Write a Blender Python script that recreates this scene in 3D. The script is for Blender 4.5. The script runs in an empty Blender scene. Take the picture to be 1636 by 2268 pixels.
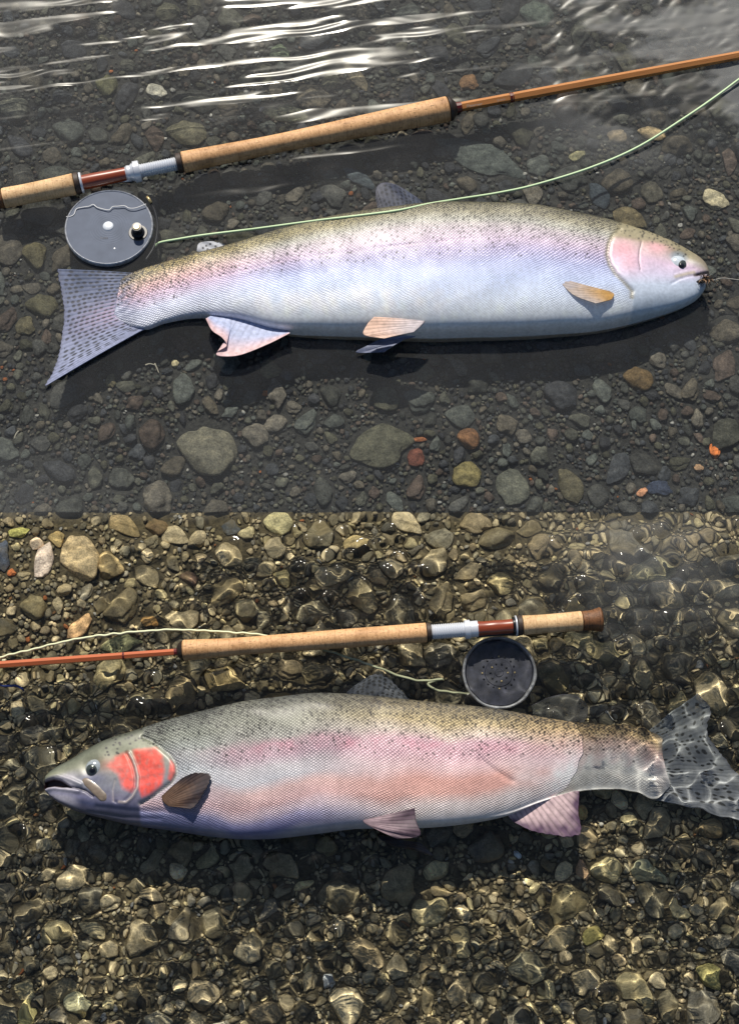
import bpy, bmesh, math
import numpy as np
from mathutils import Vector, Matrix

# ------------------------------------------------------------------ camera, sky, sun, exposure
sc = bpy.context.scene
C = sc.collection
# lengths below are in metres; one Blender unit is 10 cm (everything is scaled by 10 at the end)
sc.unit_settings.system = 'METRIC'; sc.unit_settings.scale_length = 0.1
TILT = math.radians(20); DIST = 1.8; FOV = math.radians(40)
CAM = np.array([0.0, -DIST * math.sin(TILT), DIST * math.cos(TILT)])
cd = bpy.data.cameras.new('camera'); cam = bpy.data.objects.new('camera', cd); C.objects.link(cam); sc.camera = cam
cd.sensor_fit = 'VERTICAL'; cd.angle = FOV; cd.clip_start = 0.05; cd.clip_end = 200
cam.location = CAM * 10; cam.rotation_euler = (TILT, 0, 0)

SUN_EL, SUN_AZ = math.radians(44.5), math.radians(-7)      # azimuth from north (+y), minus = to the left
w = bpy.data.worlds.new('World'); sc.world = w; w.use_nodes = True
bg = w.node_tree.nodes['Background']
sky = w.node_tree.nodes.new('ShaderNodeTexSky'); sky.sky_type = 'NISHITA'; sky.sun_disc = False
sky.sun_elevation = SUN_EL; sky.sun_rotation = SUN_AZ
w.node_tree.links.new(sky.outputs[0], bg.inputs[0]); bg.inputs[1].default_value = 0.065
sl = bpy.data.lights.new('sun', 'SUN'); sl.energy = 5.0; sl.angle = math.radians(0.5); sl.color = (1.0, 0.93, 0.82)
so = bpy.data.objects.new('sun', sl); C.objects.link(so)
sv = Vector((math.sin(SUN_AZ) * math.cos(SUN_EL), math.cos(SUN_AZ) * math.cos(SUN_EL), math.sin(SUN_EL)))
so.rotation_euler = sv.to_track_quat('Z', 'Y').to_euler(); so.location = sv * 5
sl.cycles.is_caustics_light = True                          # refraction through the real water surface lights the bed
sc.view_settings.view_transform = 'Standard'; sc.view_settings.look = 'None'
sc.view_settings.exposure = 0.0; sc.view_settings.gamma = 1.0; sc.view_settings.use_curve_mapping = False
sc.cycles.use_denoising = True; sc.cycles.max_bounces = 10; sc.cycles.transmission_bounces = 8
sc.cycles.sample_clamp_indirect = 3.0; sc.cycles.sample_clamp_direct = 12.0
sc.cycles.caustics_reflective = False

# ------------------------------------------------------------------ from the photograph (1636 x 2268 units) to the place
K = math.tan(FOV / 2) / 1134.0; N_W = 1.33
def ray(vx, vy):
    dx = (np.asarray(vx, float) - 818) * K; dy = (1134 - np.asarray(vy, float)) * K
    d = np.stack(np.broadcast_arrays(dx, dy * math.cos(TILT) + math.sin(TILT), dy * math.sin(TILT) - math.cos(TILT)), -1)
    return d
def P(vx, vy, z=0.0):
    """point of the place at height z that the camera sees at (vx, vy); below the water the ray bends"""
    d = ray(vx, vy); z = np.broadcast_to(np.asarray(z, float), d.shape[:-1])
    za = np.maximum(z, 0.0)
    t = (za - CAM[2]) / d[..., 2]
    p = CAM + d * t[..., None]
    u = d / np.linalg.norm(d, axis=-1, keepdims=True)
    h = u[..., :2] / N_W; c = np.sqrt(1 - (h ** 2).sum(-1))
    dep = np.maximum(-z, 0.0) / c
    p = p.copy(); p[..., 0] += h[..., 0] * dep; p[..., 1] += h[..., 1] * dep; p[..., 2] = z
    return p
def toV(x, y, z=0.0):
    r = np.stack([x - CAM[0], y - CAM[1], np.zeros_like(x) + z - CAM[2]], -1)
    f = -(r[..., 1] * -math.sin(TILT) * 1.0 + r[..., 2] * math.cos(TILT))
    up = r[..., 1] * math.cos(TILT) + r[..., 2] * math.sin(TILT)
    return 818 + r[..., 0] / f / K, 1134 - up / f / K
def pxs(vx, vy):
    return float(np.linalg.norm(P(vx + 5, vy) - P(vx - 5, vy)) / 10)
S_Y0 = float(P(818, 1135.0, 0)[1]); _b = P(818, 1135.0, -0.1); SLOPE = float((_b[1] - S_Y0) / 0.1)
def seam_y(z): return S_Y0 + SLOPE * (-z)

rng = np.random.default_rng(11)
def lin(*c):
    c = np.array(c, float) / 255.0
    return np.where(c <= 0.04045, c / 12.92, ((c + 0.055) / 1.055) ** 2.4)

# ------------------------------------------------------------------ helpers: meshes and objects
def raw_mesh(name, V, F, smooth=True):
    V = np.asarray(V, np.float32).reshape(-1, 3); F = np.asarray(F, np.int32)
    me = bpy.data.meshes.new(name); k = F.shape[1]
    me.vertices.add(len(V)); me.vertices.foreach_set('co', V.ravel())
    me.loops.add(F.size); me.loops.foreach_set('vertex_index', F.ravel())
    me.polygons.add(len(F)); me.polygons.foreach_set('loop_start', np.arange(0, F.size, k, dtype=np.int32))
    me.polygons.foreach_set('loop_total', np.full(len(F), k, np.int32))
    me.polygons.foreach_set('use_smooth', np.full(len(F), smooth))
    me.update(calc_edges=True); me.validate()
    return me
def attr_col(me, name, col):
    a = me.attributes.new(name, 'FLOAT_COLOR', 'POINT'); c = np.ones((len(me.vertices), 4), np.float32)
    c[:, :3] = np.asarray(col).reshape(-1, 3); a.data.foreach_set('color', c.ravel())
def attr_f(me, name, v):
    a = me.attributes.new(name, 'FLOAT', 'POINT'); a.data.foreach_set('value', np.asarray(v, np.float32).ravel())
def link(name, me, mat=None, parent=None, **props):
    o = bpy.data.objects.new(name, me); C.objects.link(o)
    if mat is not None: me.materials.append(mat)
    if parent is not None:
        top = np.array(world_loc(parent)); co = np.empty(len(me.vertices) * 3, np.float32)
        me.vertices.foreach_get('co', co); co = co.reshape(-1, 3) - top.astype(np.float32)
        me.vertices.foreach_set('co', co.ravel()); me.update(); o.parent = parent
    for k_, v_ in props.items(): o[k_] = v_
    return o
def world_loc(o):
    l = Vector((0, 0, 0))
    while o is not None: l += o.location; o = o.parent
    return l
def thing(name, loc, label, category, group=None):
    o = bpy.data.objects.new(name, None); C.objects.link(o); o.location = [float(v) for v in loc]; o.empty_display_size = 0.02
    o['label'] = label; o['category'] = category
    if group: o['group'] = group
    return o
def grid_faces(ni, nj, wrap_j=False, wrap_i=False):
    i = np.arange(ni if wrap_i else ni - 1); j = np.arange(nj if wrap_j else nj - 1)
    I, J = np.meshgrid(i, j, indexing='ij'); I2 = (I + 1) % ni; J2 = (J + 1) % nj
    return np.stack([I * nj + J, I2 * nj + J, I2 * nj + J2, I * nj + J2], -1).reshape(-1, 4)
def flip(F): return F[:, ::-1]
def spline(pts, n):
    """Catmull-Rom through pts (m, k), n samples evenly spread by length"""
    p = np.asarray(pts, float); m = len(p)
    q = np.vstack([2 * p[0] - p[1], p, 2 * p[-1] - p[-2]])
    out = []
    for i in range(m - 1):
        a, b, c, d = q[i:i + 4]; t = np.linspace(0, 1, 24, endpoint=False)[:, None]
        out.append(0.5 * (2 * b + (c - a) * t + (2 * a - 5 * b + 4 * c - d) * t ** 2 + (-a + 3 * b - 3 * c + d) * t ** 3))
    out = np.vstack(out + [p[-1:]])
    s = np.r_[0, np.cumsum(np.linalg.norm(np.diff(out, axis=0), axis=1))]
    x = np.linspace(0, s[-1], n)
    return np.stack([np.interp(x, s, out[:, k]) for k in range(out.shape[1])], -1)
def tube(pts, r, seg=10, taper=None):
    """closed tube along world points"""
    p = np.asarray(pts, float); n = len(p); tan = np.gradient(p, axis=0); tan /= np.linalg.norm(tan, axis=1, keepdims=True) + 1e-12
    up = np.array([0, 0, 1.0]); a = np.cross(tan, up); a /= np.linalg.norm(a, axis=1, keepdims=True) + 1e-9; b = np.cross(a, tan)
    th = np.linspace(0, 2 * math.pi, seg, endpoint=False)
    rr = np.broadcast_to(np.asarray(r, float), (n,)).copy()
    if taper is not None: rr *= taper
    V = p[:, None, :] + rr[:, None, None] * (a[:, None, :] * np.cos(th)[None, :, None] + b[:, None, :] * np.sin(th)[None, :, None])
    V = np.concatenate([np.repeat(p[:1][:, None], seg, 1), V, np.repeat(p[-1:][:, None], seg, 1)], 0)
    return V.reshape(-1, 3), grid_faces(n + 2, seg, True)
def join(parts):
    Vs, Fs, o = [], [], 0
    for V, F in parts: Vs.append(np.asarray(V).reshape(-1, 3)); Fs.append(np.asarray(F) + o); o += len(Vs[-1])
    return np.vstack(Vs), np.vstack(Fs)
def seg_dist(X, Y, poly):
    d = np.full(X.shape, 1e9)
    for (x0, y0), (x1, y1) in zip(poly[:-1], poly[1:]):
        L = (x1 - x0) ** 2 + (y1 - y0) ** 2 + 1e-9
        t = np.clip(((X - x0) * (x1 - x0) + (Y - y0) * (y1 - y0)) / L, 0, 1)
        d = np.minimum(d, np.hypot(X - x0 - t * (x1 - x0), Y - y0 - t * (y1 - y0)))
    return d
def inside(X, Y, poly):
    c = np.zeros(X.shape, bool); n = len(poly)
    for i in range(n):
        x0, y0 = poly[i]; x1, y1 = poly[(i + 1) % n]
        if y0 == y1: continue
        m = ((y0 > Y) != (y1 > Y)) & (X < (x1 - x0) * (Y - y0) / (y1 - y0) + x0)
        c ^= m
    return c
def soft(X, Y, poly, wd):
    """1 inside, falling to 0 over wd units outside"""
    ins = inside(X, Y, poly); d = seg_dist(X, Y, list(poly) + [poly[0]])
    return np.clip(0.5 + np.where(ins, d, -d) / wd, 0, 1)
def sm(x, a, b):
    t = np.clip((x - a) / (b - a), 0, 1); return t * t * (3 - 2 * t)
def noise2(X, Y, scale, seed, octaves=3):
    out = 0; r = np.random.default_rng(seed)
    for o in range(octaves):
        for _ in range(5):
            a = r.uniform(0, 2 * math.pi); f = 2 * math.pi / scale * (2 ** o) * r.uniform(.7, 1.3)
            out = out + np.sin(f * (X * math.cos(a) + Y * math.sin(a)) + r.uniform(0, 6.28)) / (2 ** o) / 3.2
    return out

# ------------------------------------------------------------------ materials
def M(name):
    m = bpy.data.materials.new(name); m.use_nodes = True
    return m, m.node_tree, m.node_tree.nodes['Principled BSDF']
def nd(nt, kind, **kw):
    n = nt.nodes.new(kind)
    for k_, v_ in kw.items():
        if k_ in n.inputs: n.inputs[k_].default_value = v_
        else: setattr(n, k_, v_)
    return n
def ramp(nt, fac, stops):
    r = nt.nodes.new('ShaderNodeValToRGB'); el = r.color_ramp.elements
    while len(el) < len(stops): el.new(0.5)
    for e, (p_, c_) in zip(el, stops): e.position = p_; e.color = (*c_, 1) if len(c_) == 3 else c_
    nt.links.new(fac, r.inputs[0]); return r.outputs[0]
def bump(nt, b, h, strength, dist):
    n = nt.nodes.new('ShaderNodeBump'); n.inputs['Strength'].default_value = strength; n.inputs['Distance'].default_value = dist
    nt.links.new(h, n.inputs['Height']); nt.links.new(n.outputs[0], b.inputs['Normal']); return n
def mulc(nt, a, b, fac=1.0, mode='MULTIPLY'):
    n = nt.nodes.new('ShaderNodeMix'); n.data_type = 'RGBA'; n.blend_type = mode
    if isinstance(fac, float): n.inputs[0].default_value = fac
    else: nt.links.new(fac, n.inputs[0])
    nt.links.new(a, n.inputs[6])
    if isinstance(b, tuple): n.inputs[7].default_value = (*b, 1)
    else: nt.links.new(b, n.inputs[7])
    return n.outputs[2]
def math_n(nt, op, a, b=None, c=None):
    n = nt.nodes.new('ShaderNodeMath'); n.operation = op
    for i, v_ in enumerate((a, b, c)):
        if v_ is None: continue
        if isinstance(v_, (int, float)): n.inputs[i].default_value = v_
        else: nt.links.new(v_, n.inputs[i])
    return n.outputs[0]

def stone_mat(name, source, silt_or_sheen):
    m, nt, b = M(name)
    if source == 'object': src = nd(nt, 'ShaderNodeObjectInfo').outputs['Color']
    else: src = nd(nt, 'ShaderNodeAttribute', attribute_name='col').outputs['Color']
    geo = nd(nt, 'ShaderNodeNewGeometry').outputs['Position']
    n1 = nd(nt, 'ShaderNodeTexNoise', Scale=90.0, Detail=6.0, Roughness=0.65); nt.links.new(geo, n1.inputs['Vector'])
    n2 = nd(nt, 'ShaderNodeTexNoise', Scale=420.0, Detail=4.0, Roughness=0.7); nt.links.new(geo, n2.inputs['Vector'])
    c = mulc(nt, src, ramp(nt, n1.outputs[0], [(0.32, (0.5, 0.5, 0.5)), (0.5, (0.95, 0.95, 0.95)), (0.7, (1.55, 1.5, 1.4))]))
    c = mulc(nt, c, ramp(nt, n2.outputs[0], [(0.33, (0.6, 0.6, 0.6)), (0.5, (1, 1, 1)), (0.7, (1.5, 1.5, 1.5))]))
    if silt_or_sheen:
        n3 = nd(nt, 'ShaderNodeTexNoise', Scale=30.0, Detail=5.0); nt.links.new(geo, n3.inputs['Vector'])
        c = mulc(nt, c, tuple(lin(150, 134, 96)), ramp(nt, n3.outputs[0], [(0.42, (0, 0, 0)), (0.62, (silt_or_sheen, silt_or_sheen, silt_or_sheen))]), 'MIX')
    nt.links.new(c, b.inputs['Base Color']); b.inputs['Roughness'].default_value = 0.62
    b.inputs['Specular IOR Level'].default_value = 0.12
    s = math_n(nt, 'ADD', n1.outputs[0], math_n(nt, 'MULTIPLY', n2.outputs[0], 0.5)); bump(nt, b, s, 0.55, 0.003)
    return m
M_STONE = stone_mat('river_stone_skin', 'object', 0.0)
M_SILT = stone_mat('silty_stone_skin', 'object', 0.55)
M_GRAV = stone_mat('gravel_skin', 'attr', 0.0)
M_GRAV2 = stone_mat('silty_gravel_skin', 'attr', 0.45)
def bed_mat(name, a, b_):
    m, nt, b = M(name); geo = nd(nt, 'ShaderNodeNewGeometry').outputs['Position']
    n = nd(nt, 'ShaderNodeTexNoise', Scale=160.0, Detail=8.0, Roughness=0.7); nt.links.new(geo, n.inputs['Vector'])
    nt.links.new(ramp(nt, n.outputs[0], [(0.35, a), (0.65, b_)]), b.inputs['Base Color']); b.inputs['Roughness'].default_value = 0.85
    bump(nt, b, n.outputs[0], 0.9, 0.004); return m
M_BED1 = bed_mat('dark_river_sand', tuple(lin(34, 36, 38)), tuple(lin(82, 82, 78)))
M_BED2 = bed_mat('brown_river_sand', tuple(lin(62, 56, 42)), tuple(lin(128, 116, 86)))

def water_mat(name):
    """clear water; an attribute mixes in diffuse for silty haze and painted sky reflection"""
    m = bpy.data.materials.new(name); m.use_nodes = True; nt = m.node_tree; nt.nodes.clear()
    g = nd(nt, 'ShaderNodeBsdfGlass', IOR=N_W); g.inputs['Color'].default_value = (0.98, 0.99, 0.97, 1)
    at = nd(nt, 'ShaderNodeAttribute', attribute_name='rough'); nt.links.new(at.outputs['Fac'], g.inputs['Roughness'])
    si = nd(nt, 'ShaderNodeAttribute', attribute_name='silt_or_sheen'); df = nd(nt, 'ShaderNodeBsdfDiffuse'); df.inputs['Color'].default_value = (*lin(170, 172, 172), 1)
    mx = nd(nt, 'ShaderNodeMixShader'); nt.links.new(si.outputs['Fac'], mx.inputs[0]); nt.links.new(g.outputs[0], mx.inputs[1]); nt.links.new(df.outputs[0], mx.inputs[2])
    out = nd(nt, 'ShaderNodeOutputMaterial'); nt.links.new(mx.outputs[0], out.inputs[0]); return m
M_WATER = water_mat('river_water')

def simple(name, col, rough=0.5, metal=0.0, spec=0.5, coat=0.0, nscale=None, namt=0.25, bumpd=0.0):
    m, nt, b = M(name); b.inputs['Roughness'].default_value = rough; b.inputs['Metallic'].default_value = metal
    b.inputs['Specular IOR Level'].default_value = spec; b.inputs['Coat Weight'].default_value = coat; b.inputs['Coat Roughness'].default_value = 0.08
    b.inputs['Base Color'].default_value = (*col, 1)
    if nscale:
        geo = nd(nt, 'ShaderNodeNewGeometry').outputs['Position']
        n = nd(nt, 'ShaderNodeTexNoise', Scale=float(nscale), Detail=5.0); nt.links.new(geo, n.inputs['Vector'])
        lo = tuple(np.array(col) * (1 - namt)); hi = tuple(np.minimum(np.array(col) * (1 + namt), 1))
        nt.links.new(ramp(nt, n.outputs[0], [(0.3, lo), (0.7, hi)]), b.inputs['Base Color'])
        if bumpd: bump(nt, b, n.outputs[0], 0.6, bumpd)
    return m
def along_mat(name, base, dark, rough, rings, flecks, coat=0.0, streak=False):
    """cork or wood: uses the attributes 'al' (metres along) and 'ar' (turn 0..1)"""
    m, nt, b = M(name); al = nd(nt, 'ShaderNodeAttribute', attribute_name='al').outputs['Fac']; ar = nd(nt, 'ShaderNodeAttribute', attribute_name='ar').outputs['Fac']
    cv = nd(nt, 'ShaderNodeCombineXYZ'); nt.links.new(math_n(nt, 'MULTIPLY', al, 28.0 if streak else 420.0), cv.inputs[0]); nt.links.new(math_n(nt, 'MULTIPLY', ar, 26.0 if streak else 7.0), cv.inputs[1])
    n = nd(nt, 'ShaderNodeTexNoise', Scale=1.0, Detail=6.0, Roughness=0.65); nt.links.new(cv.outputs[0], n.inputs['Vector'])
    c = ramp(nt, n.outputs[0], [(0.3, dark), (0.48, base), (0.75, tuple(np.minimum(np.array(base) * 1.25, 0.85)))])
    if flecks:
        c2 = nd(nt, 'ShaderNodeCombineXYZ'); nt.links.new(math_n(nt, 'MULTIPLY', al, 120.0), c2.inputs[0]); nt.links.new(math_n(nt, 'MULTIPLY', ar, 38.0), c2.inputs[1])
        n2 = nd(nt, 'ShaderNodeTexNoise', Scale=1.0, Detail=2.0, Roughness=0.5); nt.links.new(c2.outputs[0], n2.inputs['Vector'])
        f = ramp(nt, n2.outputs[0], [(0.66, (0, 0, 0)), (0.68, (1, 1, 1))])
        c = mulc(nt, c, tuple(np.array(dark) * 0.25), f, 'MIX')
        seam = math_n(nt, 'PINGPONG', math_n(nt, 'MULTIPLY', al, 1.0), 0.0065)
        sf = ramp(nt, math_n(nt, 'MULTIPLY', seam, 150.0), [(0.0, (1, 1, 1)), (0.06, (0, 0, 0))])
        c = mulc(nt, c, tuple(np.array(dark) * 0.85), sf, 'MIX')
        geo = nd(nt, 'ShaderNodeNewGeometry').outputs['Position']; gn = nd(nt, 'ShaderNodeTexNoise', Scale=34.0, Detail=6.0, Roughness=0.6); nt.links.new(geo, gn.inputs['Vector'])
        c = mulc(nt, c, ramp(nt, gn.outputs[0], [(0.34, (0.66, 0.6, 0.52)), (0.5, (0.95, 0.94, 0.92)), (0.66, (1.08, 1.08, 1.08))]))
        bump(nt, b, math_n(nt, 'SUBTRACT', n.outputs[0], f), 0.5, 0.0012)
    nt.links.new(c, b.inputs['Base Color']); b.inputs['Roughness'].default_value = rough
    b.inputs['Coat Weight'].default_value = coat; b.inputs['Coat Roughness'].default_value = 0.06
    return m
M_CORK = along_mat('grip_cork', tuple(lin(214, 168, 120)), tuple(lin(184, 132, 86)), 0.62, True, True)
M_CORK2 = along_mat('pale_grip_cork', tuple(lin(222, 184, 138)), tuple(lin(196, 152, 106)), 0.62, True, True)
M_BURL = along_mat('dark_burl_cork', tuple(lin(120, 80, 48)), tuple(lin(48, 30, 20)), 0.6, True, True)
M_WOOD = along_mat('varnished_red_wood', tuple(lin(140, 62, 32)), tuple(lin(84, 32, 16)), 0.3, False, False, 0.8, True)
M_BAMBOO = along_mat('split_cane_varnish', tuple(lin(190, 128, 72)), tuple(lin(140, 84, 42)), 0.32, False, False, 0.6, True)
M_CANE2 = along_mat('amber_cane_varnish', tuple(lin(186, 98, 54)), tuple(lin(124, 58, 30)), 0.32, False, False, 0.6, True)
M_WRAP = simple('dark_red_thread', tuple(lin(92, 22, 18)), 0.35, coat=0.5)
M_STEEL = simple('bright_nickel', tuple(lin(222, 226, 234)), 0.22, 0.25)
M_CHECK = simple('dark_winding_check', tuple(lin(52, 44, 40)), 0.4, 0.3, nscale=500)
M_RUBBER = simple('dark_cork_ring', tuple(lin(58, 44, 36)), 0.6, nscale=600, namt=0.5)
M_REEL = simple('blue_grey_anodised_plate', tuple(lin(100, 108, 124)), 0.62, 0.0, 0.15, nscale=60, namt=0.1)
M_REELD = simple('black_anodised_metal', tuple(lin(34, 36, 46)), 0.4, 0.2, nscale=90, namt=0.25)
M_RIM = simple('worn_silver_rim', tuple(lin(196, 198, 204)), 0.4, 0.3, nscale=200, namt=0.35)
M_BLACK = simple('black_enamel', (0.008, 0.008, 0.01), 0.25)
M_BRASS = simple('brass_screw', tuple(lin(214, 190, 138)), 0.3, 0.6)
M_WHITEM = simple('bright_hub_cap', tuple(lin(226, 232, 240)), 0.35, 0.2)
M_LINE = simple('pale_green_fly_line', tuple(lin(196, 222, 176)), 0.45)
M_LINE2 = simple('cream_fly_line', tuple(lin(222, 226, 186)), 0.45)
M_NYLON = simple('clear_nylon', tuple(lin(170, 168, 160)), 0.25)
M_INK = simple('brown_ink', tuple(lin(52, 34, 24)), 0.5)
M_INK2 = simple('grey_engraving', tuple(lin(58, 64, 80)), 0.5)

def skin_mat(name, edge_dark, bump_d, metal):
    m, nt, b = M(name)
    col = nd(nt, 'ShaderNodeAttribute', attribute_name='col').outputs['Color']
    sx = nd(nt, 'ShaderNodeAttribute', attribute_name='sx').outputs['Fac']; sy = nd(nt, 'ShaderNodeAttribute', attribute_name='sy').outputs['Fac']
    mk = nd(nt, 'ShaderNodeAttribute', attribute_name='mask').outputs['Fac']
    geo = nd(nt, 'ShaderNodeNewGeometry').outputs['Position']
    pn = nd(nt, 'ShaderNodeTexNoise', Scale=28.0, Detail=3.0); nt.links.new(geo, pn.inputs['Vector'])
    mk = math_n(nt, 'MULTIPLY', mk, ramp(nt, pn.outputs[0], [(0.35, (.6, .6, .6)), (0.62, (1.1, 1.1, 1.1))]))
    wn = nd(nt, 'ShaderNodeTexNoise', Scale=60.0, Detail=2.0); nt.links.new(geo, wn.inputs['Vector'])
    wob = math_n(nt, 'MULTIPLY', math_n(nt, 'SUBTRACT', wn.outputs[0], 0.5), 1.6)
    sx = math_n(nt, 'ADD', sx, wob)
    a = math_n(nt, 'ABSOLUTE', math_n(nt, 'SINE', math_n(nt, 'MULTIPLY', math_n(nt, 'ADD', sx, sy), math.pi)))
    c = math_n(nt, 'ABSOLUTE', math_n(nt, 'SINE', math_n(nt, 'MULTIPLY', math_n(nt, 'SUBTRACT', sx, sy), math.pi)))
    f = math_n(nt, 'MULTIPLY', a, c)                       # 0 on the scale edges, 1 in the middle of each scale
    h = math_n(nt, 'POWER', f, 0.6)
    e = math_n(nt, 'MULTIPLY', math_n(nt, 'SUBTRACT', 1.0, h), mk)
    cc = mulc(nt, col, tuple(edge_dark), math_n(nt, 'MULTIPLY', e, 0.55), 'MULTIPLY')
    n4 = nd(nt, 'ShaderNodeTexNoise', Scale=240.0, Detail=4.0); nt.links.new(geo, n4.inputs['Vector'])
    cc = mulc(nt, cc, ramp(nt, n4.outputs[0], [(0.3, (0.84, 0.84, 0.84)), (0.65, (1.06, 1.06, 1.06))]))
    nt.links.new(cc, b.inputs['Base Color'])
    b.inputs['Roughness'].default_value = 0.46; b.inputs['Metallic'].default_value = metal; b.inputs['Coat Weight'].default_value = 0.12; b.inputs['Coat Roughness'].default_value = 0.3
    bump(nt, b, math_n(nt, 'MULTIPLY', h, mk), 0.8, bump_d)
    return m
M_SKIN1 = skin_mat('silver_trout_skin', (0.62, 0.58, 0.62), 0.0009, 0.12)
M_SKIN2 = skin_mat('rosy_trout_skin', (0.36, 0.3, 0.32), 0.0009, 0.1)
def fin_mat(name, clear):
    m, nt, b = M(name); col = nd(nt, 'ShaderNodeAttribute', attribute_name='col').outputs['Color']
    geo = nd(nt, 'ShaderNodeNewGeometry').outputs['Position']
    n = nd(nt, 'ShaderNodeTexNoise', Scale=180.0, Detail=4.0); nt.links.new(geo, n.inputs['Vector'])
    nt.links.new(mulc(nt, col, ramp(nt, n.outputs[0], [(0.3, (0.78, 0.78, 0.78)), (0.7, (1.15, 1.15, 1.15))])), b.inputs['Base Color'])
    b.inputs['Roughness'].default_value = 0.55; b.inputs['Specular IOR Level'].default_value = 0.3
    if clear:
        tr = nd(nt, 'ShaderNodeBsdfTransparent'); mx = nd(nt, 'ShaderNodeMixShader'); mx.inputs[0].default_value = clear
        out = nt.nodes['Material Output']; nt.links.new(b.outputs[0], mx.inputs[1]); nt.links.new(tr.outputs[0], mx.inputs[2]); nt.links.new(mx.outputs[0], out.inputs[0])
    return m
M_FIN = fin_mat('fin_skin', 0.0); M_FINC = fin_mat('thin_clear_fin_skin', 0.35)

# ------------------------------------------------------------------ bed height
SH = P(40, 1250, 0)
def bed_z(x, y):
    d2 = ((x - SH[0]) / 0.17) ** 2 + ((y - SH[1]) / 0.12) ** 2
    z = -0.066 + 0.036 * np.exp(-d2) * (y < S_Y0 + 0.05)
    z = z + 0.021 * sm(y - S_Y0, 0.03, 0.22) + 0.0025 * noise2(x, y, 0.22, 5, 2)
    return z
def Pbed(vx, vy, up=0.0):
    z = -0.06
    for _ in range(3):
        p = P(vx, vy, z + up); z = bed_z(p[..., 0], p[..., 1])
    return P(vx, vy, z + up)

def stretch(a, b, n, far):
    core = np.linspace(a, b, n); st = core[1] - core[0]; out = [0.0]; s = st
    while out[-1] < far: s *= 1.35; out.append(out[-1] + s)
    o = np.array(out[1:]); return np.r_[(a - o)[::-1], core, b + o]
def sheet(xs, ys, zf):
    X, Y = np.meshgrid(xs, ys); Z = zf(X, Y)
    F = grid_faces(len(ys), len(xs)); return X, Y, Z, flip(F)

# upper and lower bed, meeting along the cut between the two stretches of river
CY = S_Y0 - SLOPE * -0.064
xs = stretch(-0.7, 0.7, 260, 2.5)
up_ys = np.r_[np.linspace(0, 1.1, 200), 1.1 + np.array([.05, .15, .4, 1.0, 2.2])]
lo_ys = -np.r_[np.linspace(0, 0.8, 160), 0.8 + np.array([.05, .15, .4, 1.0, 2.2])][::-1]
def build_bed(name, ys, mat):
    X, Y, Z, F = sheet(xs, ys, lambda x, y: x * 0)
    Yb = Y + seam_y(-0.064); Z = bed_z(X, Yb) - 0.001
    Yw = Y + seam_y(Z)                                        # the rim of the sheet follows the cut
    t = np.exp(-np.abs(Y) * 20); Yf = Yb * (1 - t) + Yw * t
    me = raw_mesh(name, np.stack([X, Yf, Z], -1), F); return link(name, me, mat, kind='structure')
bed_up = build_bed('riverbed', up_ys, M_BED1)
bed_lo = build_bed('riverbed', lo_ys, M_BED2)

# ------------------------------------------------------------------ stones
def ico(sub):
    bm = bmesh.new(); bmesh.ops.create_icosphere(bm, subdivisions=sub, radius=1.0)
    V = np.array([v.co[:] for v in bm.verts]); F = np.array([[v.index for v in f.verts] for f in bm.faces]); bm.free(); return V, F
ICO = {s: ico(s) for s in (1, 2, 3, 4)}
def lumpy(V, seed, amp, angular=0.0):
    r = np.random.default_rng(seed); d = np.ones(len(V))
    for o, f in ((1, 1.3), (.5, 2.6), (.22, 5.0)):
        for _ in range(4):
            k = r.normal(size=3); k *= f / np.linalg.norm(k)
            d += amp * o * 0.3 * np.sin(V @ k * 2 + r.uniform(0, 6.28))
    W = V * d[:, None]
    for _ in range(int(angular)):                               # worn flat facets
        n = r.normal(size=3); n[2] *= .5; n /= np.linalg.norm(n); lim = r.uniform(.72, .9)
        e = np.maximum(W @ n - lim, 0); W = W - e[:, None] * n * 0.85
    return W
SHAPES = []
for i in range(10):
    V = lumpy(ICO[4][0], 100 + i, 0.34, [0, 2, 4, 6, 3][i % 5]); V = V / np.abs(V).max(0)
    me = raw_mesh('stone_shape', V, ICO[4][1]); SHAPES.append((me, V))
for me, _ in SHAPES: me.materials.append(M_STONE)
SHAPES2 = []
for me, V in SHAPES:
    m2 = me.copy(); m2.materials.clear(); m2.materials.append(M_SILT); SHAPES2.append((m2, V))

OX, OY = 160, 200
MASK = np.zeros((2268 + 2 * OY, 1636 + 2 * OX), bool)
def free(x, y, rx, ry, a, tol):
    t = np.linspace(0, 2 * math.pi, 14, endpoint=False)
    for f in (1.0, 0.5):
        ex = f * tol * rx * np.cos(t); ey = f * tol * ry * np.sin(t)
        X = np.clip(x + ex * math.cos(a) - ey * math.sin(a) + OX, 0, MASK.shape[1] - 1).astype(int)
        Y = np.clip(y + ex * math.sin(a) + ey * math.cos(a) + OY, 0, MASK.shape[0] - 1).astype(int)
        if MASK[Y, X].any(): return False
    return not MASK[int(np.clip(y + OY, 0, MASK.shape[0] - 1)), int(np.clip(x + OX, 0, MASK.shape[1] - 1))]
def fill(x, y, rx, ry, a):
    R = int(max(rx, ry)) + 2; x0, x1 = int(x - R + OX), int(x + R + OX); y0, y1 = int(y - R + OY), int(y + R + OY)
    x0, y0 = max(x0, 0), max(y0, 0); x1, y1 = min(x1, MASK.shape[1]), min(y1, MASK.shape[0])
    if x1 <= x0 or y1 <= y0: return
    Y, X = np.mgrid[y0:y1, x0:x1]; dx = X - OX - x; dy = Y - OY - y
    u = (dx * math.cos(a) + dy * math.sin(a)) / rx; v = (-dx * math.sin(a) + dy * math.cos(a)) / ry
    MASK[y0:y1, x0:x1] |= (u * u + v * v) < 1

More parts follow.
